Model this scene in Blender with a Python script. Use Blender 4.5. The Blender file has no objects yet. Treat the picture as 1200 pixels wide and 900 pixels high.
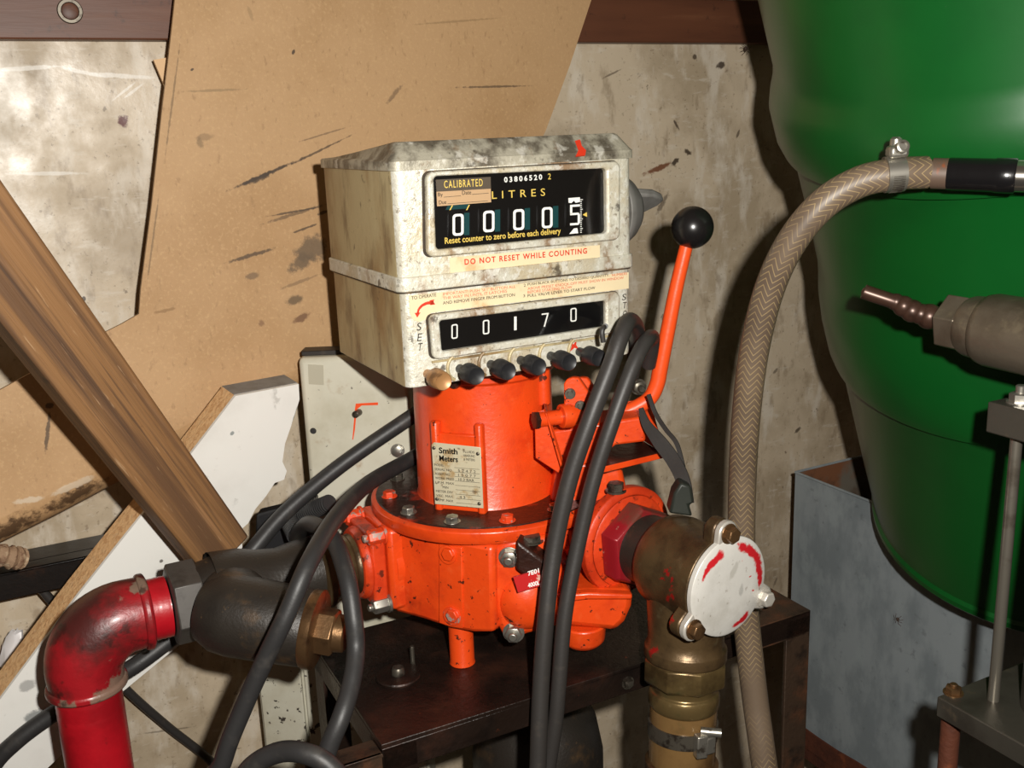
import bpy, bmesh, math, random
from math import sin, cos, pi, radians
from mathutils import Vector as V, Matrix
random.seed(4)
SC = bpy.context.scene
COL = SC.collection

# ------------------------------------------------------------------ camera
CZ = 1.25
FL, PITCH, ROLL = 1184.67, .246587, -.03756
CAM = V((0, 0, CZ))
_u = V((0, sin(PITCH), cos(PITCH)))
FW = V((0, cos(PITCH), -sin(PITCH)))
CX = V((1, 0, 0)) * cos(ROLL) + _u * sin(ROLL)
CU = V((1, 0, 0)) * -sin(ROLL) + _u * cos(ROLL)
cd = bpy.data.cameras.new('camera'); cam = bpy.data.objects.new('camera', cd); COL.objects.link(cam)
cd.sensor_width = 36; cd.lens = 36 * FL / 1200; cd.clip_start = .02
cam.matrix_world = Matrix(((CX.x, CU.x, -FW.x, 0), (CX.y, CU.y, -FW.y, 0), (CX.z, CU.z, -FW.z, CZ), (0, 0, 0, 1)))
SC.camera = cam

# ------------------------------------------------------------------ light: the camera's flash, a dim room
SC.view_settings.view_transform = 'Standard'; SC.view_settings.look = 'None'
SC.view_settings.gamma = 1; SC.view_settings.use_curve_mapping = False
SC.view_settings.exposure = 0.0
w = bpy.data.worlds.new('room_ambient'); SC.world = w; w.use_nodes = True
w.node_tree.nodes['Background'].inputs[0].default_value = (1, .70, .44, 1)
w.node_tree.nodes['Background'].inputs[1].default_value = .06
ld = bpy.data.lights.new('camera_flash', 'SPOT'); flash = bpy.data.objects.new('camera_flash', ld); COL.objects.link(flash)
ld.energy = 63; ld.spot_size = radians(94); ld.spot_blend = .6; ld.shadow_soft_size = .012; ld.color = (1, .965, .9)
flash.location = CAM + CX * .075 + CU * .055
_aim = CAM + FW * 1.1 - CX * .03 + CU * .06
flash.rotation_euler = (_aim - flash.location).to_track_quat('-Z', 'Y').to_euler()

# ------------------------------------------------------------------ geometry of the place
YAW = .472785
T = V((cos(YAW), sin(YAW), 0))        # along the back wall
NW = V((-sin(YAW), cos(YAW), 0))      # into the back wall
NO = -NW                              # out of the wall, to the room
UP = V((0, 0, 1))
WALL = 1.30
TABLE = CZ - .565
def ray(px, py): return FW + CX * ((px - 600) / FL) + CU * ((450 - py) / FL)
def at_y(px, py, y):
    d = ray(px, py); return CAM + d * (y / d.y)
def at_drop(px, py, drop):
    d = ray(px, py); return CAM + d * (-drop / d.z)
def at_plane(px, py, p0, n):
    d = ray(px, py); return CAM + d * ((p0 - CAM).dot(n) / d.dot(n))
def at_n(px, py, w): return at_plane(px, py, CAM + NW * w, NW)

# ------------------------------------------------------------------ mesh helpers
def lin(c):
    return tuple(((x / 255) / 12.92 if x / 255 <= .04045 else ((x / 255 + .055) / 1.055) ** 2.4) for x in c) + (1,)
def frame(ax, ref=None):
    ax = ax.normalized()
    ref = ref or (UP if abs(ax.z) < .9 else V((1, 0, 0)))
    s = ax.cross(ref).normalized(); return ax, s, s.cross(ax).normalized()
def lathe(bm, o, ax, prof, seg=32, ref=None, phase=0, caps=True):
    ax, s, t = frame(ax, ref); rings = []
    for h, r in prof:
        r = max(r, 1e-5)
        rings.append([bm.verts.new(o + ax * h + (s * cos(phase + 2 * pi * i / seg) + t * sin(phase + 2 * pi * i / seg)) * r) for i in range(seg)])
    for a, b in zip(rings, rings[1:]):
        for i in range(seg):
            j = (i + 1) % seg; bm.faces.new((a[i], a[j], b[j], b[i]))
    if caps:
        bm.faces.new(rings[0][::-1]); bm.faces.new(rings[-1])
    return bm
def spline(pts, n=8):
    out = []; P = [pts[0] * 2 - pts[1]] + list(pts) + [pts[-1] * 2 - pts[-2]]
    for i in range(1, len(P) - 2):
        a, b, c, d = P[i - 1:i + 3]
        for k in range(n):
            t = k / n
            out.append(.5 * ((2 * b) + (c - a) * t + (2 * a - 5 * b + 4 * c - d) * t * t + (3 * b - a - 3 * c + d) * t ** 3))
    return out + [pts[-1].copy()]
def tube(bm, pts, r, seg=14, caps=True, uv=False, flat=1.0):
    n = len(pts); R = r if isinstance(r, (list, tuple)) else [r] * n
    tan = [(pts[min(i + 1, n - 1)] - pts[max(i - 1, 0)]).normalized() for i in range(n)]
    _, s, t = frame(tan[0]); rings = []; L = 0; ls = []
    for i in range(n):
        s = (s - tan[i] * s.dot(tan[i])).normalized(); t = tan[i].cross(s)
        rings.append([bm.verts.new(pts[i] + (s * cos(2 * pi * k / seg) + t * sin(2 * pi * k / seg) * flat) * R[i]) for k in range(seg)])
        if i: L += (pts[i] - pts[i - 1]).length
        ls.append(L)
    lay = bm.loops.layers.uv.verify() if uv else None
    for i in range(n - 1):
        for k in range(seg):
            j = (k + 1) % seg; f = bm.faces.new((rings[i][k], rings[i][j], rings[i + 1][j], rings[i + 1][k]))
            if uv:
                for lp, (u_, v_) in zip(f.loops, ((ls[i], k / seg), (ls[i], (k + 1) / seg), (ls[i + 1], (k + 1) / seg), (ls[i + 1], k / seg))): lp[lay].uv = (u_, v_)
    if caps:
        bm.faces.new(rings[0][::-1]); bm.faces.new(rings[-1])
    return bm
def prism(bm, pts, vec):
    a = [bm.verts.new(p) for p in pts]; b = [bm.verts.new(p + vec) for p in pts]; n = len(pts)
    bm.faces.new(a); bm.faces.new(b[::-1])
    for i in range(n):
        j = (i + 1) % n; bm.faces.new((a[j], a[i], b[i], b[j]))
    return bm
def box(bm, c, ax, ay, az, sx, sy, sz):
    x, y, z = ax * sx / 2, ay * sy / 2, az * sz / 2
    return prism(bm, [c - x - y - z, c + x - y - z, c + x + y - z, c - x + y - z], z * 2)
def ring_frame(bm, outer, inner, vec):
    n = len(outer)
    a = [bm.verts.new(p) for p in outer]; b = [bm.verts.new(p) for p in inner]
    c = [bm.verts.new(p + vec) for p in outer]; d = [bm.verts.new(p + vec) for p in inner]
    for i in range(n):
        j = (i + 1) % n
        bm.faces.new((a[i], a[j], b[j], b[i])); bm.faces.new((c[j], c[i], d[i], d[j]))
        bm.faces.new((a[j], a[i], c[i], c[j])); bm.faces.new((b[i], b[j], d[j], d[i]))
    return bm
def ball(bm, c, r, sx=1, sy=1, sz=1, seg=24):
    bmesh.ops.create_uvsphere(bm, u_segments=seg, v_segments=seg // 2, radius=r, matrix=Matrix.Translation(c) @ Matrix.Diagonal((sx, sy, sz, 1)))
    return bm
def hexhead(bm, o, ax, r, h, washer=True, stud=0):
    ax = ax.normalized()
    if washer: lathe(bm, o, ax, [(0, r * 1.25), (h * .16, r * 1.25)], 20)
    lathe(bm, o, ax, [(h * .1, r), (h * .9, r), (h, r * .86)], 6, phase=random.random())
    if stud: lathe(bm, o, ax, [(h, r * .5), (h + stud, r * .5), (h + stud + r * .1, r * .4)], 12)
    return bm
NB = bmesh.new
BASE = {}
def finish(bm):
    bmesh.ops.recalc_face_normals(bm, faces=bm.faces[:])
def obj(name, bm, m, parent=None, bevel=0, sharp=40, matrix=None, seg=2):
    finish(bm)
    if parent is not None: base = BASE[parent.name]
    elif matrix is not None: base = V((0, 0, 0))
    else:
        cs = [v.co for v in bm.verts]
        base = V(((min(c.x for c in cs) + max(c.x for c in cs)) / 2, (min(c.y for c in cs) + max(c.y for c in cs)) / 2, min(c.z for c in cs)))
    if matrix is None:
        for v in bm.verts: v.co -= base
    me = bpy.data.meshes.new(name); bm.to_mesh(me); bm.free()
    for p in me.polygons: p.use_smooth = True
    me.set_sharp_from_angle(angle=radians(sharp))
    me.materials.append(m)
    o = bpy.data.objects.new(name, me); COL.objects.link(o)
    if parent is not None:
        o.parent = parent
        if matrix is not None: o.matrix_local = Matrix.Translation(-base) @ matrix
        BASE[o.name] = base
    elif matrix is not None: o.matrix_world = matrix
    else: o.location = base; BASE[o.name] = base
    if bevel:
        b = o.modifiers.new('bevel', 'BEVEL'); b.width = bevel; b.segments = seg; b.limit_method = 'ANGLE'; b.angle_limit = radians(38); b.use_clamp_overlap = True
        b.harden_normals = False
    return o
def thing(name, label, cat, loc, group=None):
    o = bpy.data.objects.new(name, None); COL.objects.link(o); o.location = loc; o.empty_display_size = .03
    BASE[o.name] = V(loc); return tag(o, label, cat, group)
def tag(o, label, cat, group=None):
    o['label'] = label; o['category'] = cat
    if group: o['group'] = group
    return o
def struct(o): o['kind'] = 'structure'; return o
def text_bm(body, p0, xd, yd, w, h, nrm, thick=.0002, bold=0, space=1.0):
    c = bpy.data.curves.new('lettering', 'FONT'); c.body = body; c.extrude = .01; c.offset = bold; c.space_character = space; c.resolution_u = 3
    t = bpy.data.objects.new('lettering', c); COL.objects.link(t)
    dg = bpy.context.evaluated_depsgraph_get(); me = bpy.data.meshes.new_from_object(t.evaluated_get(dg))
    bm = NB(); bm.from_mesh(me); bpy.data.objects.remove(t); bpy.data.curves.remove(c); bpy.data.meshes.remove(me)
    xs = [v.co.x for v in bm.verts]; ys = [v.co.y for v in bm.verts]; x0, x1, y0, y1 = min(xs), max(xs), min(ys), max(ys)
    for v in bm.verts:
        fx = (v.co.x - x0) / max(x1 - x0, 1e-6); fy = (v.co.y - y0) / max(y1 - y0, 1e-6)
        v.co = p0 + xd * (fx * w) + yd * (fy * h) + nrm * (thick if v.co.z > 0 else 0)
    return bm

# ------------------------------------------------------------------ materials
class N:
    def __init__(s, name):
        s.m = bpy.data.materials.new(name); s.m.use_nodes = True; s.t = s.m.node_tree; s.b = s.t.nodes['Principled BSDF']; s.co = None
    def n(s, typ, **kw):
        x = s.t.nodes.new(typ)
        for k, v in kw.items(): setattr(x, k, v)
        return x
    def l(s, a, b): s.t.links.new(a, b)
    def coord(s):
        if s.co is None: s.co = s.n('ShaderNodeTexCoord').outputs['Object']
        return s.co
    def mapped(s, stretch=(1, 1, 1), loc=(0, 0, 0), rot=(0, 0, 0)):
        m = s.n('ShaderNodeMapping'); s.l(s.coord(), m.inputs[0]); m.inputs['Scale'].default_value = stretch
        m.inputs['Location'].default_value = loc; m.inputs['Rotation'].default_value = rot; return m.outputs[0]
    def noise(s, scale, detail=6, rough=.6, stretch=(1, 1, 1), loc=(0, 0, 0), dist=0):
        x = s.n('ShaderNodeTexNoise'); x.inputs['Scale'].default_value = scale; x.inputs['Detail'].default_value = detail
        x.inputs['Roughness'].default_value = rough; x.inputs['Distortion'].default_value = dist
        s.l(s.mapped(stretch, loc), x.inputs['Vector']); return x.outputs[0]
    def ramp(s, fac, lo, hi, a=0., b=1.):
        x = s.n('ShaderNodeMapRange'); x.interpolation_type = 'SMOOTHSTEP'; s.l(fac, x.inputs[0])
        x.inputs[1].default_value = lo; x.inputs[2].default_value = hi; x.inputs[3].default_value = a; x.inputs[4].default_value = b; return x.outputs[0]
    def math(s, op, a, b=None):
        x = s.n('ShaderNodeMath', operation=op)
        for i, q in enumerate((a, b)):
            if q is None: continue
            if isinstance(q, (int, float)): x.inputs[i].default_value = q
            else: s.l(q, x.inputs[i])
        return x.outputs[0]
    def mix(s, fac, a, b):
        x = s.n('ShaderNodeMix', data_type='RGBA')
        for i, q in ((0, fac), (6, a), (7, b)):
            if isinstance(q, (int, float, tuple)): x.inputs[i].default_value = q
            else: s.l(q, x.inputs[i])
        return x.outputs[2]
    def seg_mask(s, p, q, width, base):
        # soft mask round the line p-q (coordinates from the object's own origin), used for stains and scratches
        p, q = p - base, q - base; d = q - p; L = d.length; ax, a, b = frame(d)
        sub = s.n('ShaderNodeVectorMath', operation='SUBTRACT'); s.l(s.coord(), sub.inputs[0]); sub.inputs[1].default_value = (p + q) / 2
        def dot(v, k):
            x = s.n('ShaderNodeVectorMath', operation='DOT_PRODUCT'); s.l(sub.outputs[0], x.inputs[0]); x.inputs[1].default_value = v * k; return x.outputs['Value']
        l2 = s.math('POWER', s.math('ABSOLUTE', dot(ax, 1 / max(L / 2, 1e-4))), 2)
        a2 = s.math('POWER', s.math('ABSOLUTE', dot(a, 1 / width)), 2); b2 = s.math('POWER', s.math('ABSOLUTE', dot(b, 1 / width)), 2)
        r = s.math('ADD', s.math('ADD', l2, a2), b2)
        return s.math('SUBTRACT', 1.0, s.math('POWER', r, .5))
def mat(name, col, rough=.5, metal=0, layers=(), bump=0, bscale=60, bstretch=(1, 1, 1), spec=.5, coat=0, rvar=0, stains=(), base=None, sheen=0):
    s = N(name); c = lin(col)
    # layers: (colour, scale, lo, hi, amount, stretch)
    for i, ly in enumerate(layers):
        c2, sc, lo, hi, amt = ly[:5]; st = ly[5] if len(ly) > 5 else (1, 1, 1)
        f = s.math('MULTIPLY', s.ramp(s.noise(sc, stretch=st, loc=(i * 3.1, i * 1.7, i)), lo, hi), amt)
        c = s.mix(f, c, lin(c2))
    for p, q, wd, c2, amt, brk in stains:
        m = s.seg_mask(p, q, wd, base); nz = s.math('MULTIPLY', s.math('SUBTRACT', s.noise(brk, 5, .7), .5), 1.6)
        f = s.math('MULTIPLY', s.ramp(s.math('ADD', m, nz), .15, .55), amt); f = s.math('MULTIPLY', f, s.ramp(m, 0, .15))
        c = s.mix(f, c, lin(c2))
    if isinstance(c, tuple): s.b.inputs['Base Color'].default_value = c
    else: s.l(c, s.b.inputs['Base Color'])
    s.b.inputs['Roughness'].default_value = rough; s.b.inputs['Metallic'].default_value = metal
    if sheen: s.b.inputs['Sheen Weight'].default_value = sheen; s.b.inputs['Sheen Roughness'].default_value = .45; s.b.inputs['Sheen Tint'].default_value = lin((190, 170, 140))
    s.b.inputs['Specular IOR Level'].default_value = spec; s.b.inputs['Coat Weight'].default_value = coat; s.b.inputs['Coat Roughness'].default_value = .15
    if rvar: s.l(s.ramp(s.noise(14), .3, .7, max(rough - rvar, .03), rough + rvar), s.b.inputs['Roughness'])
    if bump:
        b = s.n('ShaderNodeBump'); b.inputs['Strength'].default_value = bump; b.inputs['Distance'].default_value = .004
        s.l(s.noise(bscale, 5, .6, bstretch), b.inputs['Height']); s.l(b.outputs[0], s.b.inputs['Normal'])
    return s.m
GR = (38, 28, 20)
M = {}
M['orange'] = mat('orange_paint', (226, 72, 20), .36, 0, [((186, 46, 14), 22, .45, .72, .6), ((236, 96, 44), 60, .55, .74, .4), (GR, 130, .635, .67, .9), (GR, 48, .665, .69, .9), ((70, 26, 14), 11, .60, .74, .6)], .12, 160, coat=.15)
M['orange_neck'] = mat('clean_orange_paint', (226, 72, 20), .36, 0, [((186, 46, 14), 22, .48, .74, .6), ((236, 96, 44), 60, .55, .74, .4), (GR, 110, .67, .70, .8)], .12, 160, coat=.15)
M['orange_greasy'] = mat('greasy_orange_paint', (206, 60, 24), .36, 0, [((92, 34, 20), 12, .36, .54, .8), ((48, 26, 18), 20, .46, .60, .8), ((20, 14, 12), 50, .58, .70, .8)], .15, 160, coat=.1)
M['orange_dirty'] = mat('grimy_orange_paint', (214, 66, 26), .38, 0, [((170, 40, 16), 18, .42, .68, .7), ((58, 30, 20), 14, .50, .64, .8), (GR, 60, .58, .68, .8), (GR, 130, .63, .67, .9)], .15, 160, coat=.1)
M['orange_clean'] = mat('orange_lever_paint', (240, 82, 30), .38, 0, [((190, 60, 24), 40, .5, .8, .5), (GR, 120, .69, .75, .6)], .08, 120)
M['grease'] = mat('grease_over_orange', (46, 24, 17), .34, 0, [((186, 50, 18), 20, .57, .68, .7), ((18, 13, 11), 40, .5, .75, .8)], .3, 120)
M['ali'] = mat('aged_cream_metal_paint', (206, 202, 186), .40, .15, [((178, 152, 100), 13, .48, .66, .55), ((128, 86, 38), 22, .53, .66, .8, (1, 1, .55)), ((228, 226, 216), 110, .5, .62, .6), ((96, 72, 42), 170, .58, .68, .6), ((56, 42, 28), 40, .62, .70, .8)], .3, 330, rvar=.12)
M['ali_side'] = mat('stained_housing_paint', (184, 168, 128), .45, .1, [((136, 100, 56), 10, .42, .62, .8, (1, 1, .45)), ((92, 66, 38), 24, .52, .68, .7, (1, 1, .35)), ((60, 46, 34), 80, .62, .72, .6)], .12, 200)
M['lid'] = mat('grimy_lid_paint', (176, 170, 152), .42, .15, [((72, 62, 50), 26, .42, .60, .85), ((214, 210, 198), 44, .56, .66, .7), ((110, 76, 40), 70, .58, .7, .5), ((40, 34, 28), 120, .58, .7, .6)], .2, 240)
M['face'] = mat('counter_black', (9, 9, 10), .3)
M['teal'] = mat('teal_wheel_side', (10, 62, 64), .4)
M['white_print'] = mat('white_print', (238, 238, 232), .5)
M['yellow_print'] = mat('yellow_print', (232, 200, 96), .5)
M['red_print'] = mat('red_print', (206, 52, 26), .5)
M['red_faded'] = mat('faded_red_print', (204, 110, 84), .6)
M['dark_print'] = mat('dark_print', (58, 52, 44), .6)
M['sticker'] = mat('tan_sticker', (192, 158, 120), .5, 0, [((190, 150, 100), 50, .5, .7, .5)])
M['sticker_dark'] = mat('brown_sticker_header', (88, 78, 66), .4)
M['label'] = mat('cream_label', (224, 206, 168), .5, 0, [((190, 140, 80), 30, .55, .72, .6)])
M['button_black'] = mat('black_button_plastic', (34, 34, 36), .42, 0, [((60, 58, 56), 60, .5, .7, .5)])
M['button_tan'] = mat('worn_brass_button', (176, 130, 84), .4, .3, [((90, 66, 46), 60, .5, .66, .7)])
M['grey_plastic'] = mat('grey_knob', (112, 110, 106), .55, 0, [((80, 76, 70), 30, .5, .7, .5)])
M['steel'] = mat('zinc_bolt', (168, 164, 154), .35, .85, [((74, 58, 44), 80, .54, .68, .8)])
M['steel_dark'] = mat('dark_bolt', (98, 92, 82), .4, .7, [((44, 34, 28), 90, .48, .62, .8)])
M['bolt_orange'] = mat('overpainted_bolt', (222, 72, 30), .4, .1, [((150, 145, 135), 120, .54, .6, .9), (GR, 90, .62, .7, .6)])
M['hex_grey'] = mat('grey_iron_hexagon', (78, 74, 70), .42, .3, [((50, 46, 42), 40, .5, .7, .7)])
M['rubber'] = mat('black_cable_rubber', (44, 43, 43), .48, 0, [((70, 66, 62), 40, .52, .75, .6)], .06, 300)
M['rubber2'] = mat('black_cable_sheath', (50, 47, 45), .48, 0, [((66, 60, 54), 60, .55, .75, .6)], .06, 300)
M['plate'] = mat('aluminium_nameplate', (216, 206, 176), .38, .25, [((176, 138, 80), 60, .5, .66, .8), ((96, 66, 38), 120, .6, .7, .7)])
M['red_pipe'] = mat('red_pipe_paint', (172, 18, 30), .36, 0, [((122, 12, 20), 12, .42, .68, .75), ((96, 72, 60), 26, .66, .72, .6), ((34, 20, 18), 40, .60, .72, .65)], .1, 120, coat=.12)
M['red_elbow'] = mat('red_elbow_paint', (154, 23, 31), .38, 0, [((112, 14, 20), 12, .42, .66, .7), ((42, 30, 26), 9, .45, .60, .85), ((124, 110, 94), 17, .54, .58, .8), ((34, 24, 20), 44, .58, .68, .7)], .15, 110, coat=.1)
M['iron'] = mat('black_cast_iron', (46, 41, 36), .42, .15, [((96, 72, 46), 24, .56, .74, .6), ((26, 22, 20), 12, .45, .7, .6), ((124, 96, 60), 90, .66, .73, .4)], .15, 300)
M['bronze'] = mat('bronze_cap', (122, 92, 62), .36, .75, [((70, 50, 36), 40, .48, .66, .7)], .1, 200)
M['brass'] = mat('dirty_brass', (96, 76, 50), .36, .5, [((54, 40, 28), 18, .42, .66, .85), ((120, 108, 80), 34, .58, .7, .4), ((176, 30, 30), 15, .60, .63, .9)], .12, 160)
M['brass_clean'] = mat('oily_brass', (118, 98, 62), .30, .6, [((66, 50, 32), 16, .42, .62, .85), ((66, 78, 52), 30, .56, .7, .55), ((150, 132, 92), 50, .6, .7, .5)], .06, 160)
M['oil_red'] = mat('red_nut_paint', (140, 24, 32), .35, .1, [((92, 58, 44), 20, .46, .62, .8), ((176, 160, 140), 60, .64, .72, .6)], .12, 140)
M['table'] = mat('oily_black_steel', (36, 26, 21), .36, .25, [((74, 42, 28), 14, .5, .74, .6), ((16, 13, 12), 20, .45, .7, .7), ((130, 58, 34), 80, .7, .76, .7)], .25, 180, rvar=.1)
M['table_rust'] = mat('rusty_steel_frame', (66, 50, 38), .5, .25, [((110, 66, 42), 18, .48, .7, .7), ((28, 22, 19), 22, .5, .68, .8)], .25, 160)
M['knob'] = mat('black_bakelite', (24, 22, 22), .27, 0, coat=.1)
M['dirt'] = mat('dirt_line', (52, 42, 30), .7, 0, [((110, 80, 40), 60, .5, .65, .7)])
# ================================================================== THE SETTING
ORG = V((0, 0, CZ))
WP = lambda px, py: at_n(px, py, WALL)
def wall_rect(name, o, ax, s0, s1, z0, z1, thick, nrm, m):
    bm = NB(); p = o + ax * s0; q = o + ax * s1
    prism(bm, [V((p.x, p.y, z0)), V((q.x, q.y, z0)), V((q.x, q.y, z1)), V((p.x, p.y, z1))], nrm * thick)
    return struct(obj(name, bm, m))
WO = CAM + NW * WALL; WO.z = 0
wbase = WO + T * .3 + NW * .02
RUST, DK, HOLE = (112, 62, 34), (58, 44, 34), (92, 34, 26)
st = []
for a, b, wd, c, am in [((748, 207), (794, 188), .006, RUST, .9), ((784, 196), (798, 184), .006, DK, .9), ((800, 175), (812, 182), .006, DK, .9),
        ((838, 80), (852, 72), .007, DK, .9), ((812, 64), (816, 70), .006, DK, .8), ((788, 138), (797, 154), .003, DK, .8), ((868, 148), (862, 165), .003, DK, .7),
        ((146, 132), (143, 152), .008, HOLE, 1.), ((95, 350), (101, 350), .004, DK, .9), ((766, 258), (786, 220), .006, DK, .6), ((930, 508), (940, 500), .005, DK, .8),
        ((905, 440), (912, 430), .004, DK, .6), ((912, 672), (905, 692), .004, DK, .5), ((700, 95), (734, 78), .002, DK, .6), ((150, 862), (240, 850), .002, DK, .5)]:
    st.append((WP(*a), WP(*b), wd, c, am, 120))
WHT = (240, 236, 228)
for a, b, wd in (((-30, 84), (95, 76), .003), ((50, 74), (130, 92), .003), ((90, 86), (196, 92), .0035), ((128, 121), (164, 92), .002), ((136, 122), (172, 95), .002), ((-20, 204), (110, 203), .003)): st.append((WP(*a), WP(*b), wd, WHT, .55, 40))
M['wall'] = mat('stained_white_wall_paint', (202, 185, 160), .44, 0, [((160, 142, 116), 7, .42, .64, .7), ((222, 212, 196), 24, .5, .66, .6, (1, 1, .4)), ((130, 110, 86), 44, .54, .7, .5, (1, 1, .45)), ((216, 206, 190), 110, .56, .7, .45, (.3, .3, 1)), ((112, 92, 70), 160, .60, .7, .5), ((84, 64, 46), 60, .68, .73, .6)],
                .14, 30, rvar=.14, stains=st, base=wbase.copy())
def fix_base(o, b):   # put an object's origin where its stain coordinates were measured from
    d = b - o.location
    for v in o.data.vertices: v.co -= d
    o.location = b
wl = wall_rect('wall_back', WO, T, -1.6, 2.1, -.02, 2.5, .04, NW, M['wall']); fix_base(wl, wbase)
M['concrete'] = mat('concrete_floor', (104, 98, 90), .8, 0, [((70, 62, 54), 5, .4, .7, .7), ((40, 34, 30), 14, .55, .75, .6)], .2, 40)
bm = NB(); f0 = WO - T * 1.6 + NW * .04 - UP * .0006; prism(bm, [f0, f0 + T * 3.7, f0 + T * 3.7 + NO * 2.6, f0 + NO * 2.6], V((0, 0, -.05)))
struct(obj('floor', bm, M['concrete']))

# timber batten across the top of the wall (real length runs behind the hardboard)
def along(name, m, p0, p1, wid, thick, upv, bevel=.002, parent=None, taper=1.0):
    # a straight timber or bar with its own length as local X, so that grain follows it
    ax = (p1 - p0).normalized(); L = (p1 - p0).length; n = ax.cross(upv).normalized(); u = n.cross(ax).normalized()
    bm = NB(); q = []
    for x, k in ((0, 1.0), (L, taper)):
        q.append([bm.verts.new(V((x, sy * thick / 2, sz * wid * k / 2))) for sy, sz in ((-1, -1), (1, -1), (1, 1), (-1, 1))])
    a, b = q; bm.faces.new(a); bm.faces.new(b)
    for i in range(4): bm.faces.new((a[i], a[(i + 1) % 4], b[(i + 1) % 4], b[i]))
    mx = Matrix(((ax.x, n.x, u.x, p0.x), (ax.y, n.y, u.y, p0.y), (ax.z, n.z, u.z, p0.z), (0, 0, 0, 1)))
    o = obj(name, bm, m, parent, bevel, matrix=mx if parent is None else Matrix.Translation(-BASE[parent.name]) @ mx); BASE[o.name] = p0
    return o
M['batten'] = mat('dark_brown_timber', (98, 58, 38), .5, 0, [((62, 34, 24), 12, .4, .68, .8, (.12, 1, 1)), ((126, 82, 56), 30, .52, .72, .5, (.1, 1, 1)), ((40, 24, 18), 50, .6, .74, .6)], .15, 40, (.1, 1, 1))
bz = at_n(450, 50.5, WALL).z
bt = CAM + NW * (WALL - .0135); bt.z = bz + .031
tr = struct(along('trim_1', M['batten'], bt - T * 1.3, bt + T * 1.6, .062, .027, UP))
bw = thing('washer_bolt', 'steel countersunk bolt ring in the dark brown batten, top left corner', 'bolt', at_n(82, 13, WALL - .027))
bm = NB(); o = at_n(82, 13, WALL - .0274); lathe(bm, o, NO, [(0, .0135), (.002, .0125), (.002, .0095), (.0005, .009)], 28, caps=False); obj('ring', bm, M['steel_dark'], bw)
bm = NB(); lathe(bm, o, NO, [(0, .009), (.0012, .0085), (.002, .006)], 16); obj('bolt_head', bm, M['batten'], bw)

# ---- spiders
def spider(name, c, nrm, size, label):
    a, s, t = frame(nrm); bm = NB()
    ball(bm, c + nrm * size * .3 + t * size * .25, size * .42, seg=12); ball(bm, c + nrm * size * .25 - t * size * .2, size * .26, seg=10)
    for k in range(8):
        an = radians((25 + 38 * (k % 4) - 82) if k < 4 else (180 + 82 - 25 - 38 * (k % 4))); d = s * cos(an) + t * sin(an)
        L = size * random.uniform(1.3, 1.9)
        tube(bm, spline([c + nrm * size * .25, c + d * L * .5 + nrm * size * .6, c + d * L * .85 + nrm * size * .15, c + d * L + nrm * size * .08], 3), size * .06, 5)
    return tag(obj(name, bm, M['spider']), label, 'spider')
M['spider'] = mat('spider_brown', (70, 52, 42), .7)
spider('spider', at_n(873, 58, WALL - .028), NO, .0065, 'small brown spider under the batten beside the green drum')

# ---- hardboard sheet leaning on the wall
hp0 = at_n(690, 5, 1.262)
hn = (NO + UP * .04 + T * .06).normalized()
HP = lambda x, y: at_plane(x, y, hp0, hn)
front = [(212, -90), (205, 0), (199, 55), (190, 130), (178, 240), (165, 340), (163, 368), (142, 380), (120, 391), (0, 457), (-110, 515), (-110, 660)]
low = [(-110, 660), (0, 608), (70, 574), (135, 540), (230, 492), (345, 434), (420, 396)]
rest = [(500, 378), (560, 300), (612, 212), (640, 152), (668, 76), (693, 0), (722, -90)]
hb = HP(330, 200)
DKB = (70, 56, 44)
st = []
for a, b, wd, c, am in [((250, 231), (372, 178), .0032, DKB, .95), ((280, 219), (330, 197), .005, DKB, .9), ((316, 205), (425, 152), .002, DKB, .8), ((338, 170), (420, 145), .0015, DKB, .5), ((300, 256), (390, 240), .0018, DKB, .8), ((338, 275), (378, 260), .002, DKB, .8), ((520, 103), (640, 100), .0022, DKB, .7), ((222, 164), (255, 158), .006, (140, 112, 80), .6), ((228, 168), (240, 166), .010, (120, 98, 70), .6),
        ((340, 300), (392, 285), .022, (104, 86, 66), .85), ((335, 320), (372, 296), .013, (104, 86, 66), .85), ((330, 358), (360, 345), .009, (108, 88, 64), .9), ((340, 378), (368, 366), .007, (120, 86, 60), .9), ((258, 310), (332, 288), .0035, DKB, .8),
        ((284, 327), (306, 320), .006, (120, 96, 72), .8), ((300, 382), (312, 376), .006, (126, 92, 66), .7), ((370, 252), (388, 246), .003, DKB, .8), ((300, 265), (392, 236), .003, DKB, .6), ((320, 342), (384, 318), .003, DKB, .4),
        ((342, 60), (346, 62), .004, DKB, .9), ((224, 80), (226, 83), .003, DKB, .9), ((59, 476), (52, 540), .003, DKB, .8), ((57, 470), (60, 480), .006, DKB, .8), ((290, 16), (296, 14), .012, (150, 122, 86), .5),
        ((450, 125), (475, 95), .004, DKB, .5), ((200, 108), (300, 104), .002, (140, 116, 82), .6), ((215, 20), (190, 210), .0016, (124, 100, 70), .7), ((188, 215), (170, 350), .0016, (124, 100, 70), .7), ((175, 368), (212, 360), .003, (150, 116, 76), .9),
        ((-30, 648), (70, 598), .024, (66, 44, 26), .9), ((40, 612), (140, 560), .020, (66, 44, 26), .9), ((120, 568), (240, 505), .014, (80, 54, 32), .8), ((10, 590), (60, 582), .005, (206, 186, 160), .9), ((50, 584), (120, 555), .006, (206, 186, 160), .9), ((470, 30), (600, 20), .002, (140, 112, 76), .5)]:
    st.append((HP(*a), HP(*b), wd, c, am, 150 if wd < .006 else 70))
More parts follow.
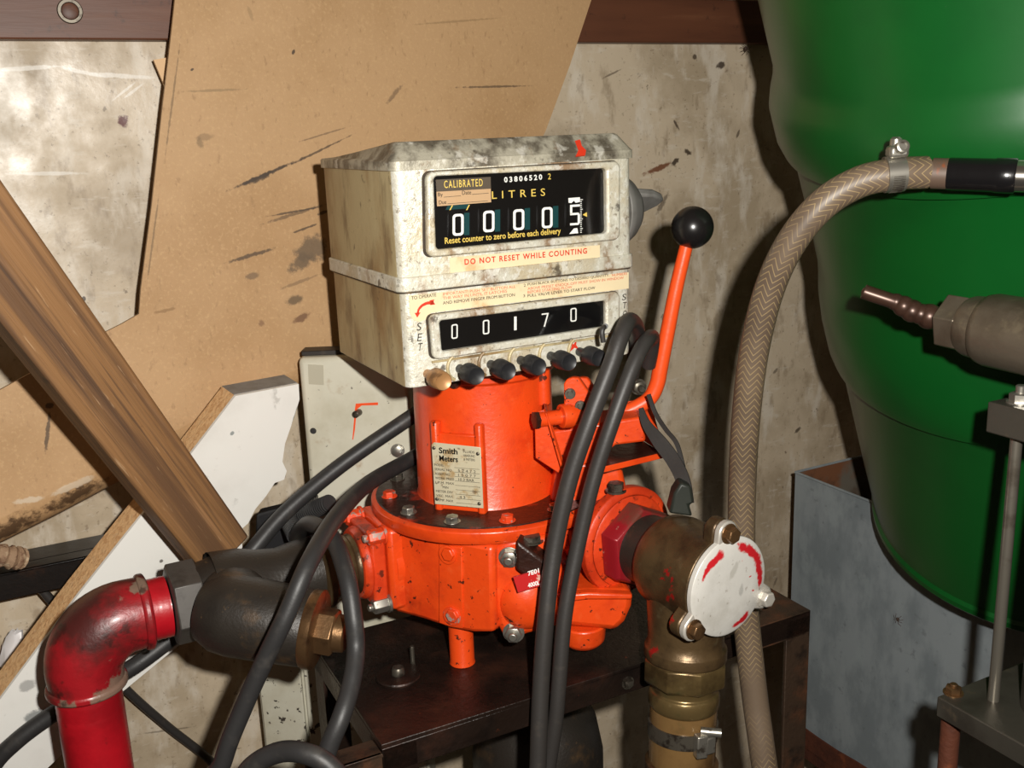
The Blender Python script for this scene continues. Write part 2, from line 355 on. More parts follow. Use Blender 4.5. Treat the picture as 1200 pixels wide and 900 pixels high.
M['hardboard'] = mat('tan_hardboard', (190, 153, 111), .62, 0, [((168, 130, 86), 4, .42, .66, .7), ((204, 168, 122), 260, .5, .7, .5), ((150, 116, 80), 170, .58, .72, .5, (1, 1, .5))], .08, 150, stains=st, base=hb.copy())
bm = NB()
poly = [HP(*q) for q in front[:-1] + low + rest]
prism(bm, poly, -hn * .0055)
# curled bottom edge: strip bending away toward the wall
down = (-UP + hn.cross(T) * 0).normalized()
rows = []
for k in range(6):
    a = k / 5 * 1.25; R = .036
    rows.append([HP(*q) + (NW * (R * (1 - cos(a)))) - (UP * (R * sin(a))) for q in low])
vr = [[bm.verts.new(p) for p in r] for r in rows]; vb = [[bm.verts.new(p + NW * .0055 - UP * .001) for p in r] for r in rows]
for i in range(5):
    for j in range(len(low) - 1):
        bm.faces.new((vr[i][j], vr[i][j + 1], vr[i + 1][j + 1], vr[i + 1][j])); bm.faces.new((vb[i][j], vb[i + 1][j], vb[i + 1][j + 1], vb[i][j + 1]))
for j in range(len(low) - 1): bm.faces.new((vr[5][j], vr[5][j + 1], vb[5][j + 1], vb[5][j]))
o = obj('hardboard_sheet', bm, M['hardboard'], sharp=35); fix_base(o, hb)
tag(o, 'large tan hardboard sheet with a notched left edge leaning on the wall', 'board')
# small splinter of pale wood behind the sheet's left edge
bm = NB(); c = at_n(188, 84, 1.262); prism(bm, [c + T * -.006 + UP * .013, c + T * .012 + UP * .016, c + T * .014 - UP * .012, c + T * .004 - UP * .02], NW * .006)
M['pale_wood'] = mat('pale_splinter', (222, 184, 140), .7)
tag(obj('wood_splinter', bm, M['pale_wood']), 'pale wood splinter sticking out behind the left edge of the tan hardboard', 'wood scrap')

# ---- rail, thin cable, rope end, paper scrap on the left
M['rail'] = mat('black_angle_iron', (26, 21, 19), .4, .3, [((60, 38, 26), 30, .55, .72, .6)], .1, 100)
p0 = at_n(-60, 690, 1.255); p1 = at_n(258, 644, 1.255); p1.z = p0.z = at_n(60, 670, 1.255).z
bm = NB(); ax = (p1 - p0).normalized(); n = NO
prism(bm, [p0 + UP * .019, p0 + UP * .019 + NO * .024, p0 + UP * .015 + NO * .024, p0 + UP * .015 + NO * .004 * 0], p1 - p0)
prism(bm, [p0 + UP * .019 + NO * .024, p0 - UP * .014 + NO * .024, p0 - UP * .014 + NO * .020, p0 + UP * .019 + NO * .020], p1 - p0)
prism(bm, [p0 + UP * .019, p0 + UP * .019 + NW * .042, p0 + UP * .015 + NW * .042, p0 + UP * .015], p1 - p0)
tag(obj('angle_iron_rail', bm, M['rail'], bevel=.0012), 'black angle iron rail along the wall at the left, passing behind the white board', 'rail')
bm = NB(); tube(bm, spline([at_n(36, 676, 1.262), at_n(62, 706, 1.262), at_n(110, 760, 1.265), at_n(145, 805, 1.27), at_n(195, 850, 1.28), at_n(245, 890, 1.285), at_n(300, 945, 1.285)], 8), .0056, 10)
tag(obj('thin_cable', bm, M['rubber2']), 'thin black cable running diagonally down the wall behind the red pipe', 'cable')
M['rope'] = mat('frayed_rope', (150, 122, 96), .85, 0, [((92, 58, 40), 60, .45, .6, .9), ((200, 180, 150), 90, .52, .66, .6)], .6, 160)
bm = NB(); pp = spline([at_n(-60, 640, 1.15), at_n(-20, 646, 1.155), at_n(6, 652, 1.16), at_n(22, 654, 1.165), at_n(31, 655, 1.17)], 6)
tube(bm, pp, [.012 + .0016 * sin(i * 1.9) if i < len(pp) - 5 else .012 * (len(pp) - i) / 5 for i in range(len(pp))], 12)
tag(obj('rope_end', bm, M['rope']), 'frayed brown rope end above the black rail at the left edge', 'rope')
bm = NB(); c = at_n(14, 762, 1.265); ball(bm, c, .017, .75, .55, 1.5, 14)
for v in bm.verts: v.co += V((random.uniform(-1, 1), random.uniform(-1, 1), random.uniform(-1, 1))) * .002 + T * (v.co.z - c.z) * .35
M['paper'] = mat('white_wrap', (226, 222, 222), .4)
tag(obj('plastic_scrap', bm, M['paper']), 'crumpled white plastic scrap beside the lower left end of the white board', 'scrap')

# ---- white laminated board (offcut) leaning at the left
vdir = -ray(200, 600).normalized()
bn = (vdir * .83 + (CX * .70 - CU * .72) * .55).normalized()
bp = at_n(276, 464, 1.13)
BP = lambda x, y: at_plane(x, y, bp, bn)
inner = [(276, 464), (220, 537), (150, 624), (92, 697), (0, 820), (-70, 905)]
outline = inner + [(-70, 960), (40, 915), (100, 858), (142, 812), (215, 752), (280, 700), (284, 640), (281, 622), (291, 613), (299, 597), (312, 581), (322, 566), (333, 562), (336, 552), (331, 541), (334, 520), (345, 488), (351, 468), (350, 450)]
bm = NB(); q = [BP(*p) for p in outline]; prism(bm, q, -bn * .004)
root = thing('laminated_board', 'broken white laminated chipboard offcut leaning diagonally behind the brown timber', 'board', BP(150, 820))
wb = (BP(150, 820)).copy()
st = [(BP(*a), BP(*b), wd, c, am, 60) for a, b, wd, c, am in [((270, 506), (274, 510), .004, (120, 130, 130), .8), ((334, 530), (350, 470), .0015, (60, 80, 80), .9), ((25, 855), (60, 830), .016, (120, 124, 124), .8), ((20, 808), (45, 800), .01, (130, 130, 128), .6), ((188, 655), (190, 660), .003, DK, .8), ((80, 765), (100, 745), .012, (160, 160, 158), .6)]]
M['laminate'] = mat('white_laminate', (238, 236, 230), .35, 0, [((222, 219, 212), 8, .45, .7, .7), ((170, 166, 158), 40, .62, .72, .5)], .04, 50, stains=st, base=wb)
M['chip'] = mat('chipboard_edge', (232, 188, 136), .75, 0, [((198, 148, 100), 160, .45, .62, .7), ((220, 184, 140), 120, .52, .68, .7), ((132, 122, 112), 12, .66, .74, .8)], .4, 260)
M['greypaint'] = mat('grey_painted_edge', (138, 136, 132), .6, 0, [((110, 104, 98), 40, .45, .7, .6)])
obj('laminate_face', bm, M['laminate'], root)
bm = NB(); q2 = [p - bn * .004 + ((V((0, 0, 0)))) for p in q]; prism(bm, q2, -bn * .034); obj('chipboard_core', bm, M['chip'], root)
bm = NB(); e0, e1 = BP(276, 464) - bn * .0041, BP(350, 450) - bn * .0041; gg = (CU * .8 - CX * .05).normalized()
prism(bm, [e0 + gg * .0006, e1 + gg * .0006, e1 + gg * .0006 - bn * .034, e0 + gg * .0006 - bn * .034], -gg * .002); obj('painted_edge', bm, M['greypaint'], root)

# ---- brown timber leaning across the left
P1 = at_y(257, 647, 1.045); ax0 = at_y(-2, 304, .87); axd = (P1 - ax0).normalized(); P0 = ax0 - axd * .35
face_n = (-ray(120, 470)).normalized() + CX * .28 + CU * .10
upv = axd.cross(face_n).normalized()
M['timber'] = mat('weathered_brown_timber', (136, 98, 60), .65, 0, [((88, 62, 42), 60, .42, .60, .8, (.03, 1, 1)), ((70, 50, 36), 190, .5, .66, .75, (.02, 1, 1)), ((158, 118, 82), 110, .54, .68, .6, (.03, 1, 1)), ((190, 156, 118), 300, .64, .72, .5, (.06, 1, 1)), ((52, 38, 28), 26, .66, .74, .6)], .5, 160, (.03, 1, 1))
o = along('timber_post', M['timber'], P0, P1, .078, .038, upv, .003, taper=.80)
tag(o, 'weathered brown timber length slanting down across the tan hardboard', 'timber')

# ---- cream cabinet behind the meter, steel locker below it
M['cream'] = mat('cream_cabinet_paint', (206, 202, 184), .45, 0, [((178, 170, 146), 8, .45, .7, .7), ((150, 112, 66), 26, .62, .74, .6), ((56, 46, 38), 110, .67, .72, .8)], .04, 60)
M['cream_dirty'] = mat('speckled_cream_paint', (200, 196, 178), .5, 0, [((170, 160, 136), 8, .45, .7, .7), ((46, 36, 30), 90, .625, .65, .95), ((46, 36, 30), 34, .66, .68, .95)], .04, 60)
M['darktop'] = mat('dark_dusty_top', (40, 34, 30), .5, 0, [((70, 60, 50), 30, .5, .7, .6)])
M['label_grey'] = mat('greyed_sticker', (180, 174, 154), .5)
CY = 1.184
cl = at_y(349, 420, CY); ctop = cl.z; cx0 = cl.x; cx1 = -.124
cdep = .037
root = thing('cream_cabinet', 'cream metal cabinet with a dark top standing behind the meter', 'cabinet', V(((cx0 + cx1) / 2, CY + .04, CZ - .62)))
X_, Y_ = V((1, 0, 0)), V((0, 1, 0))
bm = NB(); box(bm, V(((cx0 + cx1) / 2, CY + cdep / 2, (ctop + CZ - .62) / 2)), X_, Y_, UP, cx1 - cx0, cdep, ctop - CZ + .62); obj('body', bm, M['cream'], root, .006)
bm = NB(); box(bm, V(((cx0 + cx1) / 2, CY + cdep / 2 + .006, ctop + .003)), X_, Y_, UP, cx1 - cx0 - .004, cdep - .012, .006); obj('top_panel', bm, M['darktop'], root, .001)
bm = NB(); c = at_y(370, 434, CY); prism(bm, [at_y(361, 427, CY), at_y(379, 428, CY), at_y(379.5, 451, CY), at_y(362, 450, CY)], V((0, -.0009, 0))); obj('sticker', bm, M['label_grey'], root)
bm = NB(); lathe(bm, at_y(421, 483, CY), -Y_ - CX * .3, [(0, .0042), (.011, .0042), (.012, .003)], 12); obj('bolt', bm, M['steel_dark'], root)
bm = NB(); lathe(bm, at_y(367, 505, CY), -Y_, [(0, .004), (.002, .003)], 12); obj('plug', bm, M['rubber'], root)
bm = NB(); hexhead(bm, at_y(466, 528, CY), -Y_, .007, .005); obj('bolt', bm, M['steel'], root)
bm = NB()
for a in ([(416, 479), (417, 473), (424, 472.5), (443, 471.5), (443, 474.5), (424, 475), (419, 479), (417, 492), (416, 503), (414, 515), (413, 515), (415, 492)],):
    prism(bm, [at_y(x, y, CY) for x, y in a], V((0, -.0007, 0)))
obj('paint_mark', bm, M['orange_clean'], root)
LX0 = at_y(301, 795, 1.2).x; LY = 1.2
root = thing('steel_locker', 'cream steel locker with speckled doors standing below the left end of the black bench', 'locker', V((LX0 + .15, LY + .06, 0)))
lt = CZ - .62
bm = NB(); box(bm, V((LX0 + .11, LY + .040, lt / 2)), X_, Y_, UP, .22, .075, lt - .001); obj('carcass', bm, M['cream_dirty'], root, .003)
seam = at_y(356, 800, LY).x
for k, (a, b) in enumerate(((LX0 + .004, seam - .0022), (seam + .0022, LX0 + .216))):
    bm = NB(); box(bm, V(((a + b) / 2, LY - .001, lt / 2)), X_, Y_, UP, b - a, .008, lt - .012); obj('door', bm, M['cream_dirty'], root, .0015)

# ---- black junction box with two threaded glands, behind the strainer
JA = 1.13
root = thing('junction_box', 'black box with two threaded glands wedged against the cream cabinet', 'junction box', at_y(325, 660, JA))
bm = NB(); prism(bm, [at_y(x, y, JA) for x, y in ((300, 603), (330, 596), (366, 588), (370, 664), (306, 674), (298, 655))], V((0, .022, 0))); prism(bm, [at_y(x, y, JA + .01) for x, y in ((346, 600), (366, 592), (370, 660), (348, 664))], V((0, .0425, 0))); obj('body', bm, M['button_black'], root, .003)
def threaded(o, ax, r, L, pitch=.0042):
    bm = NB(); pr = []; h = 0
    while h < L:
        pr += [(h, r), (h + pitch * .45, r), (h + pitch * .5, r * .86), (h + pitch * .95, r * .86)]; h += pitch
    return lathe(bm, o, ax, pr, 20)
a, b = at_y(352, 604, 1.12), at_y(386, 590, 1.08)
obj('gland', threaded(a, b - a, .0105, (b - a).length), M['rubber'], root)
a, b = at_y(336, 606, 1.12), at_y(347, 628, 1.07)
obj('gland', threaded(a, b - a, .0105, (b - a).length), M['rubber'], root)
# ================================================================== THE FLOW METER
O = CAM + V((-.1003, .9319, -.0315)); W_, D_ = .26, .2137; H1, H2 = .1121, .2047
def CP(a, c, d=0): return O + T * a - UP * c + NO * d
def FQ(px, py, d=0): return at_plane(px, py, O + NO * d, NO)      # on the housing's front face
def px2m(h): return h * .98 / FL
MX = V((-.033, 1.086, 0))
def MC(z): return V((MX.x, MX.y, CZ - z))
meter = thing('flow_meter', 'orange flow meter with a cream mechanical counter head and preset panel on the black bench', 'flow meter', MC(.565))
BODY = obj('meter_body', lathe(NB(), MC(.51), UP, [(0, .080), (.012, .091), (.105, .093)], 48), M['orange'], meter, .003)

# ---- upper counter housing
def rounded_box(a0, a1, c0, c1, d0, d1, r, seg=5):
    pts = []
    for (cx, cy, s0) in ((a1 - r, d1 - r, 0), (a0 + r, d1 - r, 90), (a0 + r, d0 + r, 180), (a1 - r, d0 + r, 270)):
        for k in range(seg + 1):
            an = radians(s0 + 90 * k / seg); pts.append(CP(cx + r * cos(an), c1, cy + r * sin(an)))
    return prism(NB(), pts, UP * (c1 - c0))
upper = obj('counter_housing', rounded_box(0, W_, -.002, H1 - .013, -D_, 0, .010), M['ali'], meter, .001)
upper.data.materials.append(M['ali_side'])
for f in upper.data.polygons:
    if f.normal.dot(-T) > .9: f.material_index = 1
obj('seam_flange', rounded_box(-.0022, W_ + .0022, H1 - .014, H1, -D_ - .002, .0022, .011), M['ali'], upper, .0012)
# lid: low pyramid, falling toward the back
bm = NB(); e = .0025
loops = []
for c, ins, drop in ((.001, -e, 0), (-.007, -e, 0), (-.0085, -.001, .0), (-.0228, .0085, .0135), (-.0242, .0110, .015)):
    L = []
    for (a, d, sa, sd) in ((W_, 0, -1, -1), (0, 0, 1, -1), (0, -D_, 1, 1), (W_, -D_, -1, 1)):
        back = d < -.1
        for k in range(5):
            r = .010; base = {(-1, -1): 0, (1, -1): 90, (1, 1): 180, (-1, 1): 270}[(sa, sd)]; an = radians(base + 90 * k / 4)
            aa = a + sa * (ins + r) + r * cos(an); dd = d + sd * (ins + r) + r * sin(an)
            L.append(bm.verts.new(CP(aa, c + (drop if back else 0), dd)))
    loops.append(L)
for A, B in zip(loops, loops[1:]):
    for i in range(20): bm.faces.new((A[i], A[(i + 1) % 20], B[(i + 1) % 20], B[i]))
bm.faces.new(loops[0]); bm.faces.new(loops[-1])
lid = obj('lid', bm, M['lid'], meter, sharp=28)
bm = NB()
ln = (NO * .8330 + UP * .5533).normalized()
def lidface(px, py): return at_plane(px, py, CP(0, -.0085, -.0004), ln)
prism(bm, [lidface(x, y) for x, y in ((673, 166), (679, 164.5), (681, 172), (686, 177), (685, 183), (674, 184), (677, 177))], ln * .0016)
obj('paint_mark', bm, M['red_print'], lid)

# ---- window of the litre counter
def rr(pl, x0y0, x1y0, x1y1, x0y1, r, seg=5):
    # rounded quadrilateral from four photo corners on plane function pl (corner order: tl, tr, br, bl)
    P = [pl(*q) for q in (x0y0, x1y0, x1y1, x0y1)]; out = []
    for i in range(4):
        p, a, b = P[i], (P[i - 1] - P[i]).normalized(), (P[(i + 1) % 4] - P[i]).normalized()
        for k in range(seg + 1):
            an = (pi / 2) * k / seg; out.append(p + a * r * (1 - sin(an)) + b * r * (1 - cos(an)))
    return out
outer = rr(FQ, (496.5, 201.5), (722, 188.5), (722, 280), (498, 301), .007)
FQi = lambda x, y: FQ(x, y, .005)
inner = rr(FQi, (507, 206.5), (709, 197), (710, 273), (510, 292.5), .004)
bm = NB(); ring_frame(bm, outer, [p - NO * .005 for p in inner], NO * .0085); obj('window_frame', bm, M['ali'], upper, .0022)
bm = NB(); oc = sum(outer, V((0, 0, 0))) / len(outer); ring_frame(bm, [p + (p - oc).normalized() * .0022 for p in outer], [p - (p - oc).normalized() * .001 for p in outer], NO * .0006); obj('dirt_line', bm, M['dirt'], upper)
back = [p - NO * .0048 for p in inner]
bm = NB(); prism(bm, [p for p in back], NO * .0012); obj('face_plate', bm, M['face'], upper)
FD = -.004 + .0054    # printed face depth
FF = lambda x, y: FQ(x, y, .0016)
def text_px(body, x0, y0, x1, y1, hpx, m, parent, pl=FQ, name='lettering', bold=0, lift=.0002, ital=0, space=1.0):
    p, q = pl(x0, y0), pl(x1, y1); xd = (q - p); w = xd.length; xd.normalize(); yd = NO.cross(xd).normalized() + xd * ital
    return obj(name, text_bm(body, p + NO * lift, xd, yd, w, px2m(hpx), NO, .0002, bold, space), m, parent)
def figure(ch, x, y, wd, h, slope, m, parent, pl, lift, sw=.22):
    # counter figure drawn with square-shouldered strokes, in photo pixels on plane pl
    def P(u, v): return pl(x + u * wd + (0), y - v * h - u * wd * slope) + NO * lift
    bm = NB(); sv = sw * wd / h
    def bar(q): prism(bm, [P(*c) for c in q], NO * .0003)
    if ch == '0':
        def loop(a, b, r):
            out = []; rv = r * wd / h
            for cx, cy, s0 in ((1 - a - r, 1 - b - rv, 0), (a + r, 1 - b - rv, 90), (a + r, b + rv, 180), (1 - a - r, b + rv, 270)):
                for k in range(5): t = radians(s0 + 22.5 * k); out.append(P(cx + r * cos(t), cy + rv * sin(t)))
            return out
        ring_frame(bm, loop(0, 0, .30), loop(sw, sv, .16), NO * .0003)
    elif ch == '7': bar(((0, 1), (1, 1), (1, 1 - sv), (0, 1 - sv))); bar(((1 - sw * 1.05, 1 - sv * .8), (1, 1 - sv * .8), (.48, 0), (.48 - sw * 1.05, 0)))
    elif ch == '1': bar(((0, 0), (1, 0), (1, 1), (0, 1)))
    elif ch == '5': bar(((0, 1), (1, 1), (1, 1 - sv), (0, 1 - sv))); bar(((0, 1 - sv), (sw, 1 - sv), (sw, .52), (0, .52))); bar(((0, .60), (.85, .60), (1, .60 - sv), (0, .60 - sv))); bar(((1 - sw, .60 - sv), (1, .60 - sv), (1, sv), (1 - sw, sv))); bar(((0, sv), (1, sv), (.85, 0), (0, 0)))
    return obj('digit', bm, m, parent)
def quad(name, pts, m, parent, pl=FQ, th=.0004, lift=0, nrm=None):
    n = nrm or NO; return obj(name, prism(NB(), [pl(*q) + n * lift for q in pts], n * th), m, parent)
# number wheels: drum segments showing in the face, each with a teal flank and its figure
for x, yb, h, body, wd in ((529, 276.4, 25.5, '0', 13), (564.8, 272.2, 25, '0', 13.2), (599.9, 270, 24.5, '0', 13), (633.4, 267.6, 24.6, '0', 12.6), (666.5, 264, 24, '5', 11.5)):
    sl = -.06 * 1
    xa, xb = x - 4, x + wd + (7.5 if body == '0' else 4)
    p = [FF(xa, yb + 2), FF(xb, yb + 2 - (xb - xa) * .075)]; q = [FF(xa, yb - h - 3), FF(xb, yb - h - 3 - (xb - xa) * .062)]
    bm = NB(); rows = []
    for k in range(9):
        t = k / 8; bulge = .0016 * (1 - (2 * t - 1) ** 2) + .0001
        rows.append([bm.verts.new(p[0].lerp(q[0], t) + NO * bulge), bm.verts.new(p[1].lerp(q[1], t) + NO * bulge)])
    for a, b in zip(rows, rows[1:]): bm.faces.new((a[0], a[1], b[1], b[0]))
    bm.faces.new([r[0] for r in rows]); bm.faces.new([r[1] for r in rows][::-1])
    obj('number_wheel', bm, M['face'], upper)
    if body == '0': quad('wheel_flank', [(x + wd + .8, yb - .8), (x + wd + 7, yb - 1.2), (x + wd + 7, yb - h - 2), (x + wd + .8, yb - h - 1.5)], M['teal'], upper, FF, .0004, .0018)
    figure(body, x, yb, wd, h, .07, M['white_print'], upper, FF, .0024)
quad('digit', [(664.5, 232), (678, 231), (678, 236.4), (673, 237.6), (671, 235), (668, 237.8), (664.8, 237.5)], M['white_print'], upper, FF, .0003, .0024)
quad('digit', [(665.5, 274), (671, 267.5), (675, 267), (676, 273)], M['white_print'], upper, FF, .0003, .0024)
bm = NB()
for k in range(18):
    y = 233.5 + k * 2.25; L = 3 if k % 5 == 0 else 1.8
    prism(bm, [FF(678.6, y) + NO * .002, FF(678.6 + L, y - .15) + NO * .002, FF(678.6 + L, y + .7) + NO * .002, FF(678.6, y + .85) + NO * .002], NO * .0003)
obj('graduations', bm, M['white_print'], upper)
quad('pointer', [(682.4, 251.6), (687.4, 248.6), (687.6, 254.2)], M['yellow_print'], upper, FF, .0004, .0003)
quad('wheel_flank', [(522, 246), (524.5, 240.6), (549.5, 238.8), (547, 244.4)], M['teal'], upper, FF, .0004, .0003)
for a in (526, 545.5): quad('stripe', [(a, 246.2), (a + 3.2, 240), (a + 4.6, 239.9), (a + 1.4, 246.1)], M['yellow_print'], upper, FF, .0004, .0008)
text_px('LITRES', 576.5, 233.2, 638.6, 229.4, 8.6, M['yellow_print'], upper, FF, space=1.75)
text_px('03806520', 590.8, 214, 635.2, 210.5, 6.4, M['white_print'], upper, FF, bold=.03, space=1.5)
text_px('2', 642, 210.2, 645.4, 210, 6.8, M['yellow_print'], upper, FF)
text_px('Reset counter to zero before each delivery', 521.4, 288.2, 657, 276, 9.4, M['yellow_print'], upper, FF, bold=.012)
st_ = quad('calibration_sticker', [(509.5, 210.5), (573.2, 207.2), (574, 236.8), (510.8, 241.6)], M['sticker'], upper, FF, .0003, .0026)
quad('sticker_header', [(509.5, 210.5), (573.2, 207.2), (573.6, 221), (510, 224.6)], M['sticker_dark'], upper, FF, .0003, .0029)
text_px('CALIBRATED', 518.8, 220.4, 563.8, 218, 8.2, M['yellow_print'], upper, FF, lift=.0034, space=1.25)
text_px('By', 511.8, 231.6, 517.4, 231.2, 5.6, M['dark_print'], upper, FF, lift=.0032)
text_px('Date', 540, 228.2, 550.5, 227.5, 4.6, M['dark_print'], upper, FF, lift=.0032)
text_px('Due', 512.8, 239.4, 521.4, 238.7, 4.4, M['dark_print'], upper, FF, lift=.0032)
for a, b in (((518.5, 230.6), (538.5, 229)), ((551.5, 227.4), (571, 225.9)), ((522.6, 238.4), (570, 234.9))): quad('rule_line', [a, b, (b[0], b[1] + .5), (a[0], a[1] + .5)], M['dark_print'], upper, FF, .0002, .0030)
g = M['glass'] = N('window_glass')
tr_ = g.n('ShaderNodeBsdfTransparent'); gl_ = g.n('ShaderNodeBsdfGlossy'); gl_.inputs['Roughness'].default_value = .05; mx_ = g.n('ShaderNodeMixShader'); mx_.inputs[0].default_value = .04
g.l(tr_.outputs[0], mx_.inputs[1]); g.l(gl_.outputs[0], mx_.inputs[2]); g.l(mx_.outputs[0], g.t.nodes['Material Output'].inputs[0]); M['glass'] = g.m
bm = NB(); prism(bm, [p - NO * .0008 for p in inner], NO * .0008); obj('window_glass', bm, M['glass'], upper)
quad('warning_label', [(526.8, 302), (702.8, 287.2), (702.8, 306), (527.4, 320)], M['label'], upper, FQ, .0004)
text_px('DO NOT RESET WHILE COUNTING', 544.2, 310.4, 687.4, 297, 6.8, M['red_print'], upper, FQ, lift=.0006, bold=.02, space=1.25)
# reset knob on the right flank
RK = CP(W_, .056, -.045)
knob_ = obj('reset_knob', lathe(NB(), RK, T, [(0, .043), (.004, .043), (.010, .039), (.020, .033), (.026, .027), (.029, .014)], 40), M['grey_plastic'], meter, .001)
bm = NB(); wa = (UP * .55 + NO * .8).normalized(); wb_ = T.cross(wa).normalized(); c = RK + T * .022 + UP * .004
prism(bm, [c - wa * .026 - wb_ * .006, c + wa * .026 - wb_ * .006, c + wa * .026 + T * .020 - wb_ * .003, c + T * .038 + wa * .016 - wb_ * .003, c + T * .036 + wa * .004 - wb_ * .003, c + T * .010 - wa * .026 - wb_ * .003], wb_ * .010)
obj('grip', bm, M['grey_plastic'], knob_, .003)

# ---- lower preset housing
lower = obj('preset_housing', rounded_box(.0015, W_ - .0015, H1, H2, -D_ + .001, -.0012, .010), M['ali'], meter, .001)
FL_ = lambda x, y: FQ(x, y, -.001)
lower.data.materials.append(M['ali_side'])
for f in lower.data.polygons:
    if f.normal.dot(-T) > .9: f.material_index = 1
quad('instruction_label', [(479, 346.5), (736.5, 319), (736.5, 338), (519, 364.6), (505, 366.5), (499, 374), (492, 377.4), (484, 375), (480, 367)], M['label'], lower, FL_, .0004)
for s_, a, b, h, m in (("TO OPERATE", (482, 351.4), (511, 347.2), 4, 'dark_print'), ("IMPORTANT! PUSH 'SET' BUTTON ALL", (518.8, 346.2), (603.8, 337.2), 3.4, 'red_faded'), ("THE WAY IN UNTIL IT LATCHES", (518.8, 351.2), (593.8, 342.6), 3.4, 'red_faded'),
        ("AND REMOVE FINGER FROM BUTTON", (518.8, 356.8), (603, 347), 3.6, 'dark_print'), ("2", (613.5, 336), (615.6, 335.7), 3.4, 'dark_print'), ("PUSH BLACK BUTTONS TO DESIRED QUANTITY.", (618, 335.2), (713.5, 324.2), 3.5, 'dark_print'), ("NUMBERS", (717, 324), (734.5, 321.9), 3.3, 'red_faded'),
        ("ABOVE PRESET KNOCK-OFF MUST SHOW IN WINDOW", (618, 339.8), (730.6, 326.8), 3.3, 'red_faded'), ("BEFORE STARTING FLOW", (618, 344), (670, 337.8), 3.3, 'red_faded'), ("3", (613, 348.3), (615, 348), 3.4, 'dark_print'), ("PULL VALVE LEVER TO START FLOW", (618, 348.2), (697, 338.8), 3.5, 'dark_print')):
    text_px(s_, *a, *b, h, M[m], lower, FL_, lift=.0006)
bm = NB(); ar = [(508, 354.5), (500, 355), (494, 358), (490.5, 362), (489, 367)]
for k in range(4):
    (x0, y0), (x1, y1) = ar[k], ar[k + 1]; dx, dy = x1 - x0, y1 - y0; l = math.hypot(dx, dy); w1, w2 = 1.9 - k * .22, 1.7 - k * .22
    prism(bm, [FL_(x0 - dy / l * w1, y0 + dx / l * w1) + NO * .0006, FL_(x1 - dy / l * w2, y1 + dx / l * w2) + NO * .0006, FL_(x1 + dy / l * w2, y1 - dx / l * w2) + NO * .0006, FL_(x0 + dy / l * w1, y0 - dx / l * w1) + NO * .0006], NO * .0003)
prism(bm, [FL_(x, y) + NO * .0006 for x, y in ((485.6, 366.6), (492.4, 366), (488.6, 372))], NO * .0003)
prism(bm, [FL_(x, y) + NO * .0006 for x, y in ((503, 352), (508.6, 350.8), (507.4, 353.2), (509.6, 356.6), (504, 357.4))], NO * .0003)
obj('arrow_mark', bm, M['red_print'], lower)
for ch, x, y in (('S', 488.2, 387.6), ('E', 488.8, 400), ('T', 489.2, 411.4)): text_px(ch, x, y, x + 5, y - .5, 9, M['dark_print'], lower, FL_, ital=.15)
for ch, x, y in (('S', 728.6, 352), ('T', 729, 361.6), ('O', 729.2, 371.4), ('P', 729.6, 380)): text_px(ch, x, y, x + 4.6, y - .5, 8, M['dark_print'], lower, FL_, ital=.15)
outer = rr(FL_, (500.5, 368.5), (722.5, 341), (722.5, 388), (505, 420.5), .006)
FLi = lambda x, y: FQ(x, y, .003)
inner = rr(FLi, (514, 375.5), (708.5, 352), (708.7, 382.4), (517, 411.5), .003)
bm = NB(); ring_frame(bm, outer, [p - NO * .004 for p in inner], NO * .0070); obj('window_frame', bm, M['ali'], lower, .0020)
bm = NB(); oc = sum(outer, V((0, 0, 0))) / len(outer); ring_frame(bm, [p + (p - oc).normalized() * .0020 for p in outer], [p - (p - oc).normalized() * .001 for p in outer], NO * .0008); obj('dirt_line', bm, M['dirt'], lower)
obj('seam_gasket', rounded_box(-.0004, W_ + .0004, H1 - .0002, H1 + .0014, -D_, .0006, .010), M['dirt'], lower)
bm = NB(); prism(bm, [p - NO * .0036 for p in inner], NO * .001); obj('face_plate', bm, M['face'], lower)
FG = lambda x, y: FQ(x, y, .0008)
for ch, x, y, wd, h in (('0', 528.6, 397.2, 7.4, 17), ('0', 565.4, 392, 7.6, 16.8), ('1', 602, 387, 3, 16), ('7', 634.4, 383, 8, 15.6), ('0', 668, 377.2, 7.2, 16)):
    figure(ch, x, y, wd, h, .12, M['white_print'], lower, FG, .0006, .2)
bm = NB(); prism(bm, [p - NO * .001 for p in inner], NO * .0006); obj('window_glass', bm, M['glass'], lower)
# ledge and push buttons
quad('ledge', [(505.5, 423), (722.5, 391), (722.5, 393.2), (505.6, 425.4)], M['ali_side'], lower, FL_, .002)
bx = [((501, 436), (514.5, 444), 'button_tan'), ((538.8, 430), (551.5, 437.5), 'button_black'), ((575, 425), (588, 432.3), 'button_black'), ((610, 420), (624, 427.6), 'button_black'), ((645, 415), (658, 422.2), 'button_black'), ((678.8, 410), (692.5, 417.2), 'button_black')]
for (sx, sy), _, m in bx:
    p = FL_(sx, sy); bm = NB(); r = .0100; p = FL_(sx, sy + 2)
    lathe(bm, p, NO, [(0, .0046), (.016, .0046), (.0165, r * .72), (.019, r * .95), (.023, r * .97), (.037, r * .88), (.038, r * .8), (.0365, r * .55), (.0358, .0)], 28)
    obj('push_button', bm, M[m], lower, 0, 35)
    if m == 'button_black':
        bm = NB(); tube(bm, [FL_(sx, sy) + T * (.0105 * cos(a)) * -1 + UP * .0125 * sin(a) + T * -.003 + NO * .0012 for a in [radians(-70 + 17 * k) for k in range(9)]], .0018, 8); obj('button_scallop', bm, M['ali_side'], lower)
bm = NB(); prism(bm, [FL_(x, y) for x, y in ((669, 398), (672, 404), (676, 397), (675, 404), (678, 409), (673, 407.5), (668, 412), (670, 405))], NO * .0004); obj('paint_mark', bm, M['red_print'], lower)
